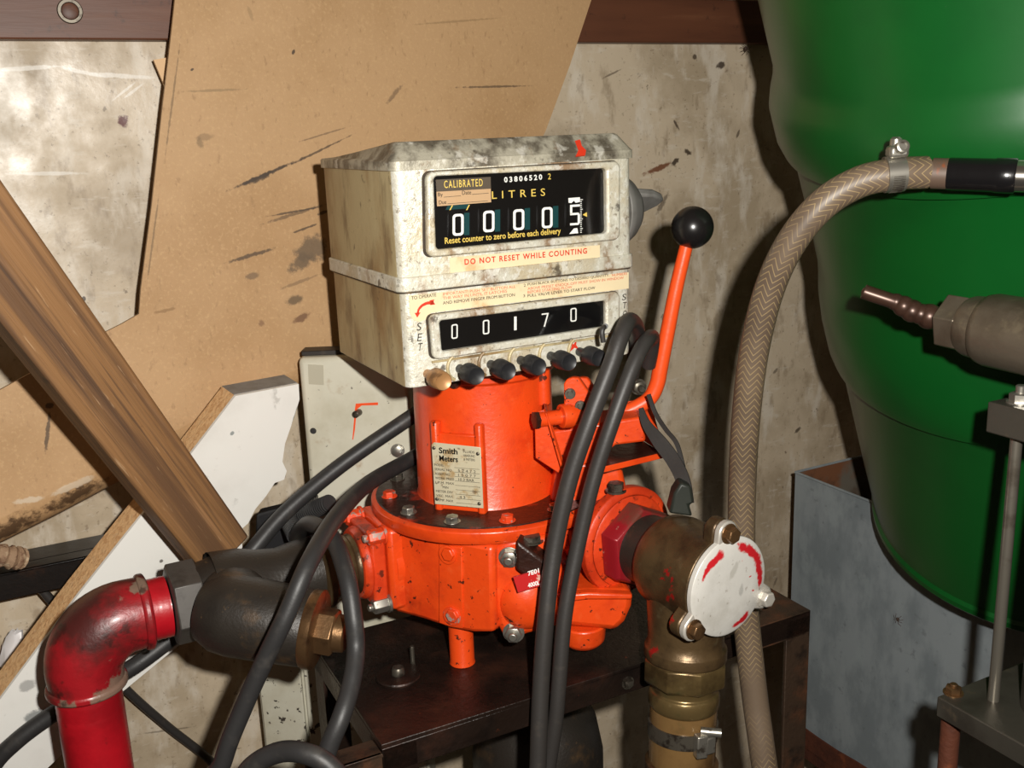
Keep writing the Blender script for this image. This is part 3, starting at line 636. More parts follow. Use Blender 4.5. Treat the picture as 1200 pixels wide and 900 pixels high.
# dark adaptor plate under the housing
obj('adaptor_plate', lathe(NB(), MC(.2440), UP, [(0, .090), (.0035, .093), (.0078, .093)], 56), M['table'], meter, .0008)

# ---- neck
neck = obj('neck', lathe(NB(), MC(.393), UP, [(0, .080), (.004, .0775), (.138, .0765), (.140, .080), (.149, .080)], 56), M['orange_neck'], meter, .001)
PN = V((-.33, -.944, 0)).normalized(); PT = V((.944, -.33, 0)).normalized()
for s in (-1, 1):
    bm = NB(); p = MC(.393) + PN * .0735 + PT * s * .0245
    prism(bm, [p - PT * .0055, p + PT * .0055, p + PT * .0042 + PN * .0105, p - PT * .0042 + PN * .0105], UP * .100); obj('rib', bm, M['orange'], neck, .003)
bm = NB(); p = MC(.392) + PN * .0745; prism(bm, [p - PT * .022, p + PT * .022, p + PT * .022 + PN * .005, p - PT * .022 + PN * .005], UP * .086); obj('pad', bm, M['orange'], neck, .002)
bm = NB(); p = MC(.275) + V((.066, -.038, 0)); lathe(bm, p, UP, [(-.012, .008), (.026, .008)], 16); obj('lug', bm, M['orange'], neck, .001)
bm = NB(); lathe(bm, MC(.2505) + PN * .0795, PN, [(0, .007), (.003, .006)], 16); obj('screw', bm, M['grease'], neck)
# nameplate
npo = MC(.384) + PN * .0843
plate = obj('nameplate', prism(NB(), [npo - PT * .0272, npo + PT * .0278, npo + PT * .0278 + UP * .067, npo + PT * .019 * 0 - PT * .0245 + UP * .069, npo - PT * .0272 + UP * .066], PN * .0012), M['plate'], neck, .0004)
def np_text(s_, x, y, w_, h, bold=0, m='dark_print'):
    obj('lettering', text_bm(s_, npo - PT * .0275 + PT * x + UP * y + PN * .0013, PT, UP, w_, h, PN, .0002, bold), M[m], neck)
np_text('Smith', .0085, .0575, .021, .0066, .022, 'face'); np_text('Meters', .0085, .049, .021, .0064, .022, 'face')
for k, s_ in enumerate(('FLUIDS', 'HANDLING', '& METERS')): np_text(s_, .036, .0600 - k * .0042, .0125, .0026)
rows = ['MODEL', 'SERIAL NO', 'ASSEM NO', 'WORK PRESS', 'L.P.M. MAX', 'MIN', 'METER DIV', 'VISC. MAX', 'TEMP. MAX']
vals = ['', '5 2 4 7 2', '1 5 0 7 7', '10.3 BAR', '', '', '', '4 3', '']
for k, s_ in enumerate(rows):
    y = .0432 - k * .0049; np_text(s_, .0025 + (.008 if s_ == 'MIN' else 0), y, .0021 * len(s_) * 1.02, .0026)
    bm = NB(); p = npo - PT * .0275 + PT * .025 + UP * (y - .0004) + PN * .0013; prism(bm, [p, p + PT * .028, p + PT * .028 + UP * .0003, p + UP * .0003], PN * .0002); obj('rule_line', bm, M['dark_print'], neck)
    if vals[k]: np_text(vals[k], .029, y + .0003, .0022 * len(vals[k]), .0029)
for x, y in ((.003, .063), (.052, .060), (.003, .006), (.051, .005)):
    bm = NB(); lathe(bm, npo - PT * .0275 + PT * x + UP * y + PN * .0012, PN, [(0, .002), (.0008, .0018), (.0013, .001)], 12); obj('rivet', bm, M['steel_dark'], neck)

# ---- flange with its ring of bolts
flange = obj('flange', lathe(NB(), MC(.409), UP, [(0, .128), (.006, .131), (.014, .131), (.0165, .127)], 64), M['orange'], meter, .0008)
obj('greasy_face', lathe(NB(), MC(.3925), UP, [(0, .1255), (.0012, .1245)], 64), M['grease'], flange)
M['grease_film'] = M['grease']
for k in range(12):
    an = radians(-146 + 30 * k + 8); p = MC(.3915) + V((cos(an), sin(an), 0)) * .1105; bm = NB(); hexhead(bm, p, UP, .0071, .0068)
    obj('bolt', bm, M['steel'] if k in (0, 1, 3, 4) else M['bolt_orange'] if k in (2, 11) else M['steel_dark'], flange, .0004)

# ---- front pad with plugs, foot
pA, pB = at_drop(464, 619, .4096), at_drop(577, 641, .4096); pn = V((pA.y - pB.y, pB.x - pA.x, 0)).normalized(); pn = -pn if pn.y > 0 else pn
PP = lambda x, y, d=0: at_plane(x, y, pA + pn * d, pn)
pts = [pA, pB] + [PP(x, y) for x, y in ((578, 690), (579, 742), (556, 742), (530, 738), (498, 727), (461, 717))]
pad = obj('front_pad', prism(NB(), pts, -pn * .055), M['orange'], meter, .005)
bm = NB(); prism(bm, [PP(x, y, .0018) for x, y in ((514, 637), (541, 642), (542, 737), (528, 735), (514, 730))], -pn * .003); obj('raised_strip', bm, M['orange'], pad, .001)
for x, y in ((526, 649), (531, 721)):
    bm = NB(); lathe(bm, PP(x, y), pn, [(0, .0105), (.004, .0105)], 24); lathe(bm, PP(x, y, .004), pn, [(0, .0078), (.004, .0072)], 6); obj('plug', bm, M['bolt_orange'] if y > 700 else M['orange'], pad, .0006)
fp = at_drop(542, 776, .565)
foot = obj('foot', lathe(NB(), fp, UP, [(0, .0145), (.004, .0135), (.07, .0135)], 28), M['orange'], meter, .001)
obj('foot', lathe(NB(), MC(.565) + V((.02, .07, 0)), UP, [(0, .0145), (.06, .0135)], 24), M['orange'], meter, .001)

# ---- inlet: square flange, round flange, four bolts
I0, I1 = at_drop(402, 660, .455), at_drop(205, 708, .455)
IA = (I1 - I0).normalized(); _, IS, IU = frame(IA)
IP = at_drop(448, 652, .455)
inlet = obj('inlet_flange', box(NB(), IP - IA * .002, IS, IU, IA, .086, .094, .020), M['orange'], meter, .005)
obj('inlet_flange', lathe(box(NB(), IP + IA * .017, IS, IU, IA, .072, .084, .017), IP + IA * .024, IA, [(0, .041), (.008, .040), (.010, .037)], 40), M['orange_dirty'], meter, .003)
obj('inlet_chamber', lathe(NB(), IP - IA * .09, IA, [(0, .045), (.09, .045)], 40), M['orange'], meter, .001)
for sx in (-1, 1):
    for sz in (-1, 1):
        bm = NB(); hexhead(bm, IP + IS * sx * .034 + IU * sz * .040 + IA * .008, IA, .0085, .020, True, .004); obj('bolt', bm, M['bolt_orange'] if sz > 0 else M['steel'], inlet, .0005)

# ---- outlet valve to the right
V0 = at_drop(738, 634, .435); V1 = at_drop(855, 688, .435); OD = (V1 - V0).normalized(); OL = (V1 - V0).length; _, OS, OU = frame(OD)
valve = obj('outlet_valve', lathe(NB(), V0 - OD * .115, OD, [(0, .044), (.06, .046), (.104, .047)], 48), M['orange_greasy'], meter, .001)
obj('flange_ring', lathe(NB(), V0 - OD * .115, OD, [(.099, .046), (.103, .060), (.113, .060), (.116, .056), (.116, .052), (.113, .050)], 48), M['orange_dirty'], valve, .0008)
obj('greasy_face', lathe(NB(), V0 + OD * .0006, OD, [(0, .051), (.0015, .049)], 40), M['orange_dirty'], valve)
bm = NB(); hexhead(bm, V0 - OD * .008 + UP * .0575 + OS * .012, UP, .009, .010); obj('bolt', bm, M['steel_dark'], valve)
VY = 1.03
obj('valve_column', prism(NB(), [at_y(x, y, VY) for x, y in ((652, 545), (726, 535), (735, 575), (700, 640), (640, 650), (645, 590))], V((0, .05, 0))), M['orange'], valve, .006)
LY_ = .985
blk = obj('outlet_block', prism(NB(), [at_y(x, y, LY_) for x, y in ((560, 650), (655, 650), (668, 694), (742, 692), (743, 700), (742, 712), (734, 730), (722, 741), (640, 733), (575, 741))], V((-.01, .075, 0))), M['orange'], meter, .008)
bm = NB(); prism(bm, [at_y(x, y, LY_ - .006) for x, y in ((640, 699), (690, 695), (741, 697), (741, 703), (690, 703), (640, 709))], V((0, .012, 0))); obj('ledge', bm, M['orange'], blk, .002)
bm = NB(); lathe(bm, at_y(683, 738, LY_ + .02), -UP, [(-.01, .026), (.010, .024), (.016, .018)], 28); obj('lug', bm, M['orange'], blk, .002)
CYY = .962
cov = obj('side_cover', prism(NB(), [at_y(x, y, CYY) for x, y in ((577, 648), (584, 637), (600, 632), (650, 628), (655, 735), (618, 744), (602, 752), (590, 748), (582, 730), (577, 700))], V((0, .04, 0))), M['orange'], meter, .006)
bm = NB(); ball(bm, at_y(616, 704, CYY + .006), .030, .95, .62, 1.05, 32); obj('boss', bm, M['orange'], cov)
for x, y in ((597, 653), (602, 741)):
    bm = NB(); hexhead(bm, at_y(x, y, CYY), -Y_ - X_ * .1, .0092, .008, True, .004); obj('bolt', bm, M['steel'], cov, .0004)
BY = .943
bm = NB(); prism(bm, [at_y(x, y, BY) for x, y in ((605, 634), (646, 664), (646, 700), (604, 668))], V((.012, .055, .004))); bxx = obj('side_block', bm, M['grease'], cov, .003)
bm = NB(); hexhead(bm, at_y(623, 634, BY + .02), UP, .010, .007); obj('bolt', bm, M['steel_dark'], bxx)
tagc = M['tag_red'] = mat('red_seal_tag', (188, 34, 34), .4, 0, [((220, 200, 180), 70, .62, .68, .7)])
tg = obj('seal_tag', prism(NB(), [at_y(x, y, BY - .006) for x, y in ((601.5, 676.5), (632, 668), (635, 686), (607, 694.5))], V((0, .002, 0))), M['tag_red'], cov)
for a, b, c_ in (((619, 675), (632, 671), '7E01'), ((619, 689), (633, 685), '4000L')):
    p, q = at_y(*a, BY - .0064), at_y(*b, BY - .0064); xd = q - p; w_ = xd.length; xd.normalize(); obj('lettering', text_bm(c_, p, xd, V((-.1, 0, 1)), w_, .005, -Y_, .0002, .03), M['white_print'], cov)

# ---- lever bracket above the valve
K = 1.0
br = obj('lever_bracket', prism(NB(), [at_y(x, y, K + .03) for x, y in ((640, 506), (756, 488), (757, 518), (722, 522), (690, 545), (655, 552), (648, 540))], V((0, .05, 0))), M['orange'], meter, .003)
bm = NB(); prism(bm, [at_y(x, y, K) for x, y in ((626, 490), (630, 482), (637, 480), (641, 487), (661, 553), (658, 557), (650, 552), (627, 537))], V((.003, .005, 0))); obj('gusset_plate', bm, M['orange'], br, .0012)
bm = NB(); prism(bm, [at_y(x, y, K - .012) for x, y in ((638.5, 484), (641.5, 485), (662.5, 556), (659.5, 557))], V((.0, .04, 0))); obj('gusset_lip', bm, M['orange'], br, .0012)
a, b = at_y(630, 492, K - .006), at_y(700, 483, K + .02)
bm = NB(); lathe(bm, a, b - a, [(0, .0078), ((b - a).length, .0078)], 24); obj('shaft', bm, M['orange'], br, .001)
bm = NB(); hexhead(bm, at_y(631, 492, K - .006), (a - b), .0095, .005, False); obj('bolt', bm, M['grease'], br)
c = at_y(657, 488, K + .002); bm = NB(); lathe(bm, c, b - a, [(0, .0125), (.010, .0135), (.014, .0115), (.024, .0115)], 28); obj('collar', bm, M['orange'], br, .001)
for dy, off in ((0, 0), (.022, 10)):
    tri = [(660.5 + off, 450), (664 + off, 444.5), (671 + off, 442.5), (678 + off, 443), (697 + off, 470), (694 + off, 484), (684 + off, 498), (668 + off, 494), (661 + off, 476)]
    bm = NB(); prism(bm, [at_y(x, y, K + .004 + dy) for x, y in tri], V((.002, .008, 0))); pl_ = obj('cam_plate', bm, M['orange'], br, .0015)
    if not dy:
        for x, y in ((668, 461), (680, 475.5)):
            bm = NB(); lathe(bm, at_y(x, y, K + .004), -Y_, [(0, .0058), (.003, .0055)], 16); lathe(bm, at_y(x, y, K + .002), -Y_, [(0, .0032), (.004, .003)], 12); obj('rivet', bm, M['steel_dark'], br)
# horizontal shelf and right gusset
sh = [at_y(712, 546, K + .005), at_y(777, 532, K + .03), at_y(742, 510, K + .09), at_y(716, 516, K + .075)]
zz = sum(p.z for p in sh) / 4
sh = [at_drop(x, y, CZ - zz) for x, y in ((690, 551), (712, 547), (778, 531), (745, 511), (700, 520))]
bm = NB(); prism(bm, sh, -UP * .005); obj('shelf', bm, M['grease'], br, .001)
bm = NB(); prism(bm, [sh[0] - UP * .005, sh[1] - UP * .005, sh[2] - UP * .005, sh[2] + UP * .0015, sh[1] + UP * .0015, sh[0] + UP * .0015], -Y_ * .002); obj('shelf_lip', bm, M['orange'], br, .0008)
bm = NB(); g0 = sh[2] + V((-.004, .006, 0)); prism(bm, [g0, sh[3] + V((0, 0, 0)), at_y(735, 470, sh[3].y), at_y(755, 468, sh[3].y)], V((.006, .002, 0))); obj('gusset_plate', bm, M['orange'], br, .001)
bm = NB(); hexhead(bm, at_y(748, 453, K + .03), -Y_ + X_ * .2, .007, .007, True, .006); obj('bolt', bm, M['steel_dark'], br)
# valve lever with black ball
LV = 1.068
lv = thing if False else None
lp = spline([at_y(690, 500, LV), at_y(722, 488, LV), at_y(748, 476, LV), at_y(762, 466, LV), at_y(770, 450, LV), at_y(774, 430, LV), at_y(783, 385, LV), at_y(793, 335, LV), at_y(805, 285, LV)], 8)
lever = obj('valve_lever', tube(NB(), lp, [.0084 if i < 40 else .0084 - .0014 * (i - 40) / 24 for i in range(len(lp))], 18), M['orange_clean'], meter)
kb = at_y(811.5, 266.5, LV); bm = NB(); ball(bm, kb, .0222, seg=40); lathe(bm, at_y(805.5, 289, LV), kb - at_y(805.5, 289, LV), [(0, .0085), (.004, .0085)], 20); obj('ball_knob', bm, M['knob'], lever)
# ================================================================== PIPEWORK
# ---- strainer on the inlet side
root = thing('inlet_strainer', 'black cast-iron Y-strainer with a bronze hexagon cap joining the red pipe to the meter', 'strainer', I0.lerp(I1, .5) - UP * .05)
L01 = (I1 - I0).length
J0 = IP + IA * .0345
bm = NB(); lathe(bm, J0, IA, [(0, .0335)] + [(k, r) for i in range(5) for k, r in ((.002 + i * .005, .0335), (.0045 + i * .005, .0315))] + [(.028, .036), (.031, .040), (.038, .040), (.040, .036)], 36)
obj('nipple', bm, M['brass'], root)
s0 = (J0 - I0).dot(IA) + .030
bm = NB(); lathe(bm, I0, IA, [(s0, .034), (s0 + .004, .038), (s0 + .03, .036), (s0 + .05, .033), (s0 + .07, .036), (s0 + .09, .042), (s0 + .12, .0445), (L01 - .05, .043), (L01 - .036, .038), (L01 - .02, .036)], 40)
obj('body', bm, M['iron'], root, .001, 50)
bm = NB(); lathe(bm, I0, IA, [(s0 - .002, .037), (s0 + .016, .037), (s0 + .019, .035)], 8, phase=.3); obj('hexagon_end', bm, M['iron'], root, .001)
bm = NB(); lathe(bm, I0, IA, [(L01 - .026, .037), (L01 - .024, .042), (L01 + .003, .042), (L01 + .005, .038)], 6, phase=.25); obj('hexagon_end', bm, M['hex_grey'], root, .001)
S0 = at_drop(236, 714, .455); S1 = at_y(373, 738, .915)
SA = (S1 - S0).normalized(); SL = (S1 - S0).length
bm = NB(); lathe(bm, S0, SA, [(.002, .030), (.018, .0385), (.036, .041), (.06, .0405), (SL - .012, .0385), (SL - .008, .037)], 40); ma = I1 - IA * .050; mb = S0 + SA * .040; lathe(bm, ma, mb - ma, [(-.012, .022), (0, .034), ((mb - ma).length * .5, .040), ((mb - ma).length, .0395), ((mb - ma).length + .02, .030)], 36)
obj('branch', bm, M['iron'], root, .001)
bm = NB(); lathe(bm, S0, SA, [(SL - .010, .0385), (SL - .008, .0395), (SL, .0395), (SL + .0015, .037)], 44)
cap = obj('bronze_cap', bm, M['bronze'], root)
bm = NB(); lathe(bm, S0, SA, [(SL + .001, .0235), (SL + .017, .0235), (SL + .019, .021)], 6, phase=.2); lathe(bm, S0, SA, [(SL + .018, .019), (SL + .028, .018), (SL + .029, .016)], 24); obj('hexagon_plug', bm, M['bronze'], cap, .0006)

# ---- red pipe: nipple, elbow, riser to the floor
EC = at_drop(92, 736, .455); EC = I1 + IA * (EC - I1).dot(IA)
root = thing('red_pipe', 'red painted steel pipe rising from the floor to an elbow beside the strainer', 'pipe', V((EC.x, EC.y, 0)))
d_el = (EC - I1).length
bm = NB(); lathe(bm, I1, IA, [(.0065, .0285), (.0068, .031)] + [(.002 + k * .0022, .0308 if k % 2 else .0313) for k in range(3, 8)] + [(.02, .031), (d_el - .05, .031)], 40); obj('nipple', bm, M['red_pipe'], root)
rb = .046; c0 = EC - IA * rb; c1 = EC - UP * rb; cc = c0 - UP * rb
arc = [cc + UP * rb * cos(a) + IA * rb * sin(a) for a in [pi / 2 * k / 14 for k in range(15)]]
pts = [c0 - IA * .016] + arc + [c1 - UP * .014]
elb = obj('elbow', tube(NB(), pts, [.0355] + [.0362 + .002 * sin(pi * k / 14) for k in range(15)] + [.0355], 40), M['red_elbow'], root)
bm = NB(); lathe(bm, c0 - IA * .021, IA, [(0, .034), (.002, .0385), (.008, .0385), (.010, .036)], 40); obj('bead', bm, M['red_elbow'], elb, .0015)
bm = NB(); lathe(bm, c1 - UP * .020, UP, [(0, .034), (.002, .0385), (.008, .0385), (.010, .036)], 40); obj('bead', bm, M['red_elbow'], elb, .0015)
bm = NB(); base_ = V((EC.x, EC.y, 0)); tp = c1.z - .016
lathe(bm, base_, UP, [(0, .0315), (tp - .030, .0315)] + [(tp - .026 + k * .0024, .0311 if k % 2 else .0315) for k in range(8)] + [(tp, .031)], 44); obj('riser', bm, M['red_pipe'], root)

# ---- brass swivel elbow on the outlet
root = thing('brass_elbow', 'brass elbow with a round white and red cover plate on the outlet of the meter', 'elbow fitting', at_y(800, 890, .93))
bm = NB(); lathe(bm, V0, OD, [(.0022, .0455), (.003, .047), (.022, .047), (.026, .0435)], 6, phase=.45); obj('hexagon_nut', bm, M['oil_red'], root, .001)
bm = NB(); lathe(bm, V0, OD, [(.020, .037), (.052, .037), (.054, .039), (.058, .039)], 40); obj('nipple', bm, M['iron'], root)
bm = NB(); lathe(bm, V0, OD, [(.050, .036), (.053, .043), (.060, .0475), (.074, .0495), (.090, .049), (OL - .024, .0485), (OL - .016, .0505), (OL - .008, .0505)], 48)
body = obj('body', bm, M['brass'], root, .001, 50)
dsk = V0 + OD * (OL - .008)
wob = root.location.copy()
rs_ = OS if OS.x > 0 else -OS
def dp(an, r): return dsk + OD * .008 + rs_ * cos(radians(an)) * r + UP * sin(radians(an)) * r
RD = (200, 34, 42); sts = []
for a0, a1, r, wd in ((78, 58, .043, .0055), (62, 40, .0425, .006), (42, 20, .043, .006), (22, 0, .0425, .0065), (2, -16, .0435, .004), (-52, -68, .044, .005), (-66, -84, .0445, .003), (70, 48, .0425, .006), (52, 30, .043, .006), (32, 10, .043, .0065), (12, -10, .043, .005), (112, 130, .0415, .005), (128, 147, .0425, .004), (-58, -74, .0445, .004), (104, 122, .041, .006), (120, 138, .042, .0045), (136, 156, .043, .003), (-20, -24, .034, .003), (60, 55, .028, .002), (10, 6, .027, .003), (-35, -38, .030, .0016), (-100, -103, .03, .0012)): sts.append((dp(a0 + (a0 - a1) * .3, r), dp(a1 - (a0 - a1) * .3, r), wd * 1.15, RD, 1., 110))
sts.append((dp(-30, .012), dp(-20, .02), .010, (150, 148, 142), .5, 60)); sts.append((dp(90, .02), dp(60, .016), .012, (176, 172, 162), .6, 60))
M['cover'] = mat('worn_white_cover', (214, 211, 204), .36, .15, [((184, 180, 170), 18, .45, .7, .7), ((120, 104, 84), 130, .62, .7, .5)], .05, 120, stains=sts, base=wob)
M['white_metal'] = mat('pale_alloy_rim', (196, 190, 180), .35, .4, [((120, 108, 92), 40, .55, .7, .6)])
rng = obj('cover_plate', lathe(NB(), dsk, OD, [(0, .049), (.002, .0505), (.007, .0505), (.0085, .0475), (.0095, .030), (.010, .004)], 64), M['cover'], root, .0005, 30)
for an in (92, 212, 332):
    d = OS * cos(radians(an)) + OU * sin(radians(an)); d = -OS * cos(radians(an)) * (1 if OS.x < 0 else -1) + UP * sin(radians(an))
    p = dsk + d * .0555; t = OD.cross(d).normalized(); bm = NB()
    lug = [p + d * .0125 * cos(a) + t * .0125 * sin(a) for a in [radians(-100 + 25 * k) for k in range(9)]] + [dsk + d * .044 + t * -.016 * -1 * -1, dsk + d * .044 + t * .016 * -1]
    lug = [p + d * .0125 * cos(a) + t * .0125 * sin(a) for a in [radians(-90 + 22.5 * k) for k in range(9)]] + [dsk + d * .040 + t * .015, dsk + d * .040 - t * .015]
    prism(bm, lug, OD * .0075); obj('cover_lug', bm, M['white_metal'], rng, .0015)
    bm = NB(); prism(bm, [q - OD * .014 for q in lug], OD * .0135); obj('body_lug', bm, M['brass'], body, .002)
    bm = NB(); hexhead(bm, p + OD * .0075, OD, .0082, .009, True); obj('bolt', bm, M['bronze'] if an != 332 else M['white_metal'], rng, .0008)
BC = V0 + OD * .089; HB = at_y(799, 885, .925); DA = (HB - BC).normalized(); DL = (HB - BC).length
def ds(px, py):   # distance down the spout for a height in the photograph
    best = min((abs((CAM.z, 0)[1] + 0), 0) for _ in (0,)); lo, hi = 0, DL * 1.3
    for _ in range(40):
        m_ = (lo + hi) / 2; q = BC + DA * m_ - CAM; y = 450 - FL * q.dot(CU) / q.dot(FW)
        if y < py: lo = m_
        else: hi = m_
    return lo
bm = NB(); lathe(bm, BC, DA, [(.015, .042), (ds(0, 742), .0385), (ds(0, 752), .039), (ds(0, 756), .042), (ds(0, 768), .042), (ds(0, 771), .038)], 44); obj('spout', bm, M['brass'], root, .001)
bm = NB(); lathe(bm, BC, DA, [(ds(0, 768), .041), (ds(0, 771), .0435), (ds(0, 792), .0435), (ds(0, 796), .041)], 8, phase=.2); obj('hexagon_nut', bm, M['brass_clean'], root, .001)
bm = NB(); lathe(bm, BC, DA, [(ds(0, 794), .036), (ds(0, 800), .033), (ds(0, 806), .033), (ds(0, 808), .0355), (ds(0, 812), .0365), (ds(0, 822), .0365), (ds(0, 826), .0345)], 40); obj('collar', bm, M['brass_clean'], root, .0008)
M['hose_oily'] = mat('oily_amber_hose', (120, 92, 56), .25, .15, [((70, 48, 28), 14, .42, .68, .8), ((60, 74, 48), 24, .62, .74, .6)], .05, 90, coat=.3)
oh = thing('outlet_hose', 'oily amber outlet hose clamped below the brass elbow', 'hose', V((HB.x, HB.y, 0)))
e1, e2 = BC + DA * ds(0, 826.5), BC + DA * ds(0, 905)
pp = spline([e1, e1.lerp(e2, .5), e2, e2 + DA * .10, V((HB.x + .01, HB.y - .03, .25)), V((HB.x + .04, HB.y - .06, .036))], 10)
obj('hose', tube(NB(), pp, .0345, 36), M['hose_oily'], oh)
bm = NB(); k0 = ds(0, 843); lathe(bm, BC, DA, [(k0, .0348), (k0, .0362), (k0 + .016, .0362), (k0 + .016, .0348)], 40); cl_ = obj('hose_clamp', bm, M['steel_dark'], oh)
cv = (CAM - (BC + DA * k0)); cv -= DA * cv.dot(DA); cv.normalize(); sd = cv.cross(DA).normalized() * (1 if cv.cross(DA).x > 0 else -1)
for off, hh in ((.010, .024), (.026, .018)):
    bm = NB(); dd = (cv * .8 + sd * (.25 + off * 16)).normalized(); p = BC + DA * (k0 + .008) + dd * .040; box(bm, p, dd.cross(DA), DA, dd, .012, hh, .010); obj('clamp_bridge', bm, M['steel'], cl_, .0015)
bm = NB(); p = BC + DA * (k0 - .006) + (cv * .7 + sd * .6).normalized() * .043; lathe(bm, p - sd * .010, sd, [(0, .0045), (.020, .0045)], 14); obj('clamp_screw', bm, M['steel'], cl_)
bm = NB(); k1 = ds(0, 889); lathe(bm, BC, DA, [(k1, .0348), (k1 + .002, .038), (k1 + .010, .038), (k1 + .012, .0348)], 40); obj('hose_ring', bm, M['bronze'], oh)

# ================================================================== BLACK BENCH
FLc = at_drop(447, 873, .565); FRc = at_drop(950, 715, .565)
TX = FRc - FLc; BW = TX.length; TX.normalize(); TN = V((-TX.y, TX.x, 0)); BD = .235
bench = thing('steel_bench', 'black oily steel bench of angle iron carrying the meter', 'bench', V((FLc.x, FLc.y, 0)) + TX * BW / 2 + TN * BD / 2)
bm = NB(); prism(bm, [FLc, FLc + TX * (BW * .80), FLc + TX * (BW * .80) + TN * BD, FLc + TN * BD], -UP * .005); obj('top_plate', bm, M['table'], bench, .0008)
def rail(a, b, inn, h=.028, name='rail', m='table', t=.004):
    bm = NB(); ax = (b - a)
    prism(bm, [a, a + inn * h, a + inn * h - UP * t, a + inn * t - UP * t, a + inn * t - UP * h, a - UP * h], ax); return obj(name, bm, M[m], bench, .0008)
z_ = -UP * .0052
rail(FLc + z_ * 1, FLc + TX * BW + z_ * 0, TN); rail(FLc + TN * BD + z_, FLc + TX * BW + TN * BD + z_, -TN); rail(FLc + z_ + TX * 0, FLc + TN * BD + z_, TX)
rail(FLc + TX * BW, FLc + TX * BW + TN * BD, -TX, .034, 'rail', 'table_rust')
rail(FLc + TX * BW * .80 + z_ * .1, FLc + TX * (BW - .004) + z_ * .02 + UP * .0003, TN, .030, 'rail', 'table_rust')
for i, (a, b) in enumerate(((0, 0), (1, 0), (0, 1), (1, 1))):
    p = FLc + TX * (BW * a) + TN * (BD * b) - UP * .006; ix = TX * (1 if a == 0 else -1); iy = TN * (1 if b == 0 else -1); bm = NB(); h = .036; t = .004
    prism(bm, [p, p + ix * h, p + ix * h + iy * t, p + ix * t + iy * t, p + ix * t + iy * h, p + iy * h], -UP * (p.z)); obj('leg', bm, M['table_rust'] if a else M['table'], bench, .0008)
bm = NB(); prism(bm, [FLc - UP * .010 + TX * .002, FLc - UP * .010 - TX * .055, FLc - UP * .010 - TX * .055 + TN * .028, FLc - UP * .010 + TN * .028], -UP * .004)
prism(bm, [FLc - UP * .010 - TX * .055, FLc - UP * .010, FLc - UP * .036, FLc - UP * .036 - TX * .055], TN * .004); obj('side_bracket', bm, M['table_rust'], bench, .0008)
for fr in (.52,):
    bm = NB(); hexhead(bm, FLc + TX * BW * fr - UP * .018, -TN, .006, .004, True); obj('bolt', bm, M['steel_dark'], bench)
pw = at_drop(467, 793, .565); bm = NB()
wsh = thing('plate_washer', 'large oily washer with a bolt lying on the black bench left of the orange foot', 'washer', pw)
lathe(bm, pw, UP, [(0, .024), (.002, .0245), (.0035, .0235), (.0035, .010), (.0035, .009)], 40); obj('washer_disc', bm, M['table'], wsh)
bm = NB(); lathe(bm, pw + UP * .0035, UP, [(0, .0072), (.006, .007), (.008, .0055)], 18); obj('bolt_end', bm, M['steel_dark'], wsh)
pp_ = at_drop(484, 779, .565); bm = NB(); lathe(bm, pp_, UP, [(0, .0028)] + [(.001 + k * .0015, .0028 if k % 2 else .0023) for k in range(14)] + [(.0225, .002)], 12)
tag(obj('threaded_stud', bm, M['steel_dark']), 'thin threaded stud standing on the black bench behind the large washer', 'stud')

# black canister below the bench
cc_ = at_y(630, 880, 1.17); bm = NB(); lathe(bm, V((cc_.x, cc_.y, 0)), UP, [(0, .085), (.46, .086), (.505, .078), (.53, .055), (.54, .02)], 40)
tag(obj('canister', bm, M['iron']), 'dark domed canister under the bench behind the hanging black cables', 'canister')

# ================================================================== CABLES
def cable(name, label, pts, r=.0098, m='rubber', group=None, n=10, down=(1, 0), head=None):
    P = [at_y(*p) for p in pts]; e = P[-1]
    P += [V((e.x + down[0] * .01, e.y, e.z * .5)), V((e.x + down[0] * .03, e.y - .01, .06)), V((e.x + down[0] * .09, e.y - .03, r + .0006)), V((e.x + down[0] * .22, e.y - .05, r + .0006))]   # the run goes on to the floor
    if head: P = [V((P[0].x - .10, P[0].y - .14, r + .0006)), V((P[0].x - .03, P[0].y - .05, .05)), V((P[0].x - .01, P[0].y, P[0].z * .55))] + P
    return tag(obj(name, tube(NB(), [V((q.x, q.y, max(q.z, r + .0006))) for q in spline(P, n)], r, 16), M[m]), label, 'cable', group)
CG = 'black cables round the meter'
cable('cable', 'black cable hanging over the lever bracket, the left of the two side by side', [(740, 440, 1.085), (745, 412, 1.075), (746, 387, 1.034), (738, 376, .992), (729, 390, .970), (715, 430, .955), (692, 490, .942), (668, 560, .935), (650, 640, .928), (640, 720, .915), (634, 800, .905), (631, 880, .895), (630, 960, .89)], .0087, 'rubber2', CG, down=(-.6, 0))
cable('cable', 'black cable hanging over the lever bracket, the right of the two side by side', [(760, 428, 1.060), (763, 412, 1.050), (764.5, 396, 1.034), (760, 397, 1.003), (752, 408, .988), (739, 436, .974), (719, 490, .960), (696, 560, .953), (677, 640, .946), (662, 720, .934), (655, 800, .924), (651, 845, .92), (642, 905, .918), (636, 960, .912)], .0079, 'rubber2', CG)
cable('cable', 'black cable sloping from the orange neck down behind strainer and red pipe', [(560, 440, 1.178), (520, 464, 1.175), (475, 493, 1.15), (400, 545, 1.12), (335, 600, 1.08), (295, 646, 1.05), (262, 682, 1.035), (232, 722, 1.025), (196, 752, 1.01), (155, 782, .99), (110, 806, .98), (60, 838, .965), (20, 868, .95), (-10, 900, .94), (-40, 960, .92)], .0092, 'rubber', CG, down=(-1, 0))
cable('cable', 'black cable curving in front of the strainer down to the bottom edge', [(560, 510, 1.178), (520, 518, 1.175), (478, 540, 1.13), (430, 568, 1.045), (394, 606, .945), (362, 660, .868), (336, 720, .842), (312, 770, .838), (285, 830, .835), (262, 890, .83), (250, 960, .83)], .0088, 'rubber', CG, down=(-.6, 0))
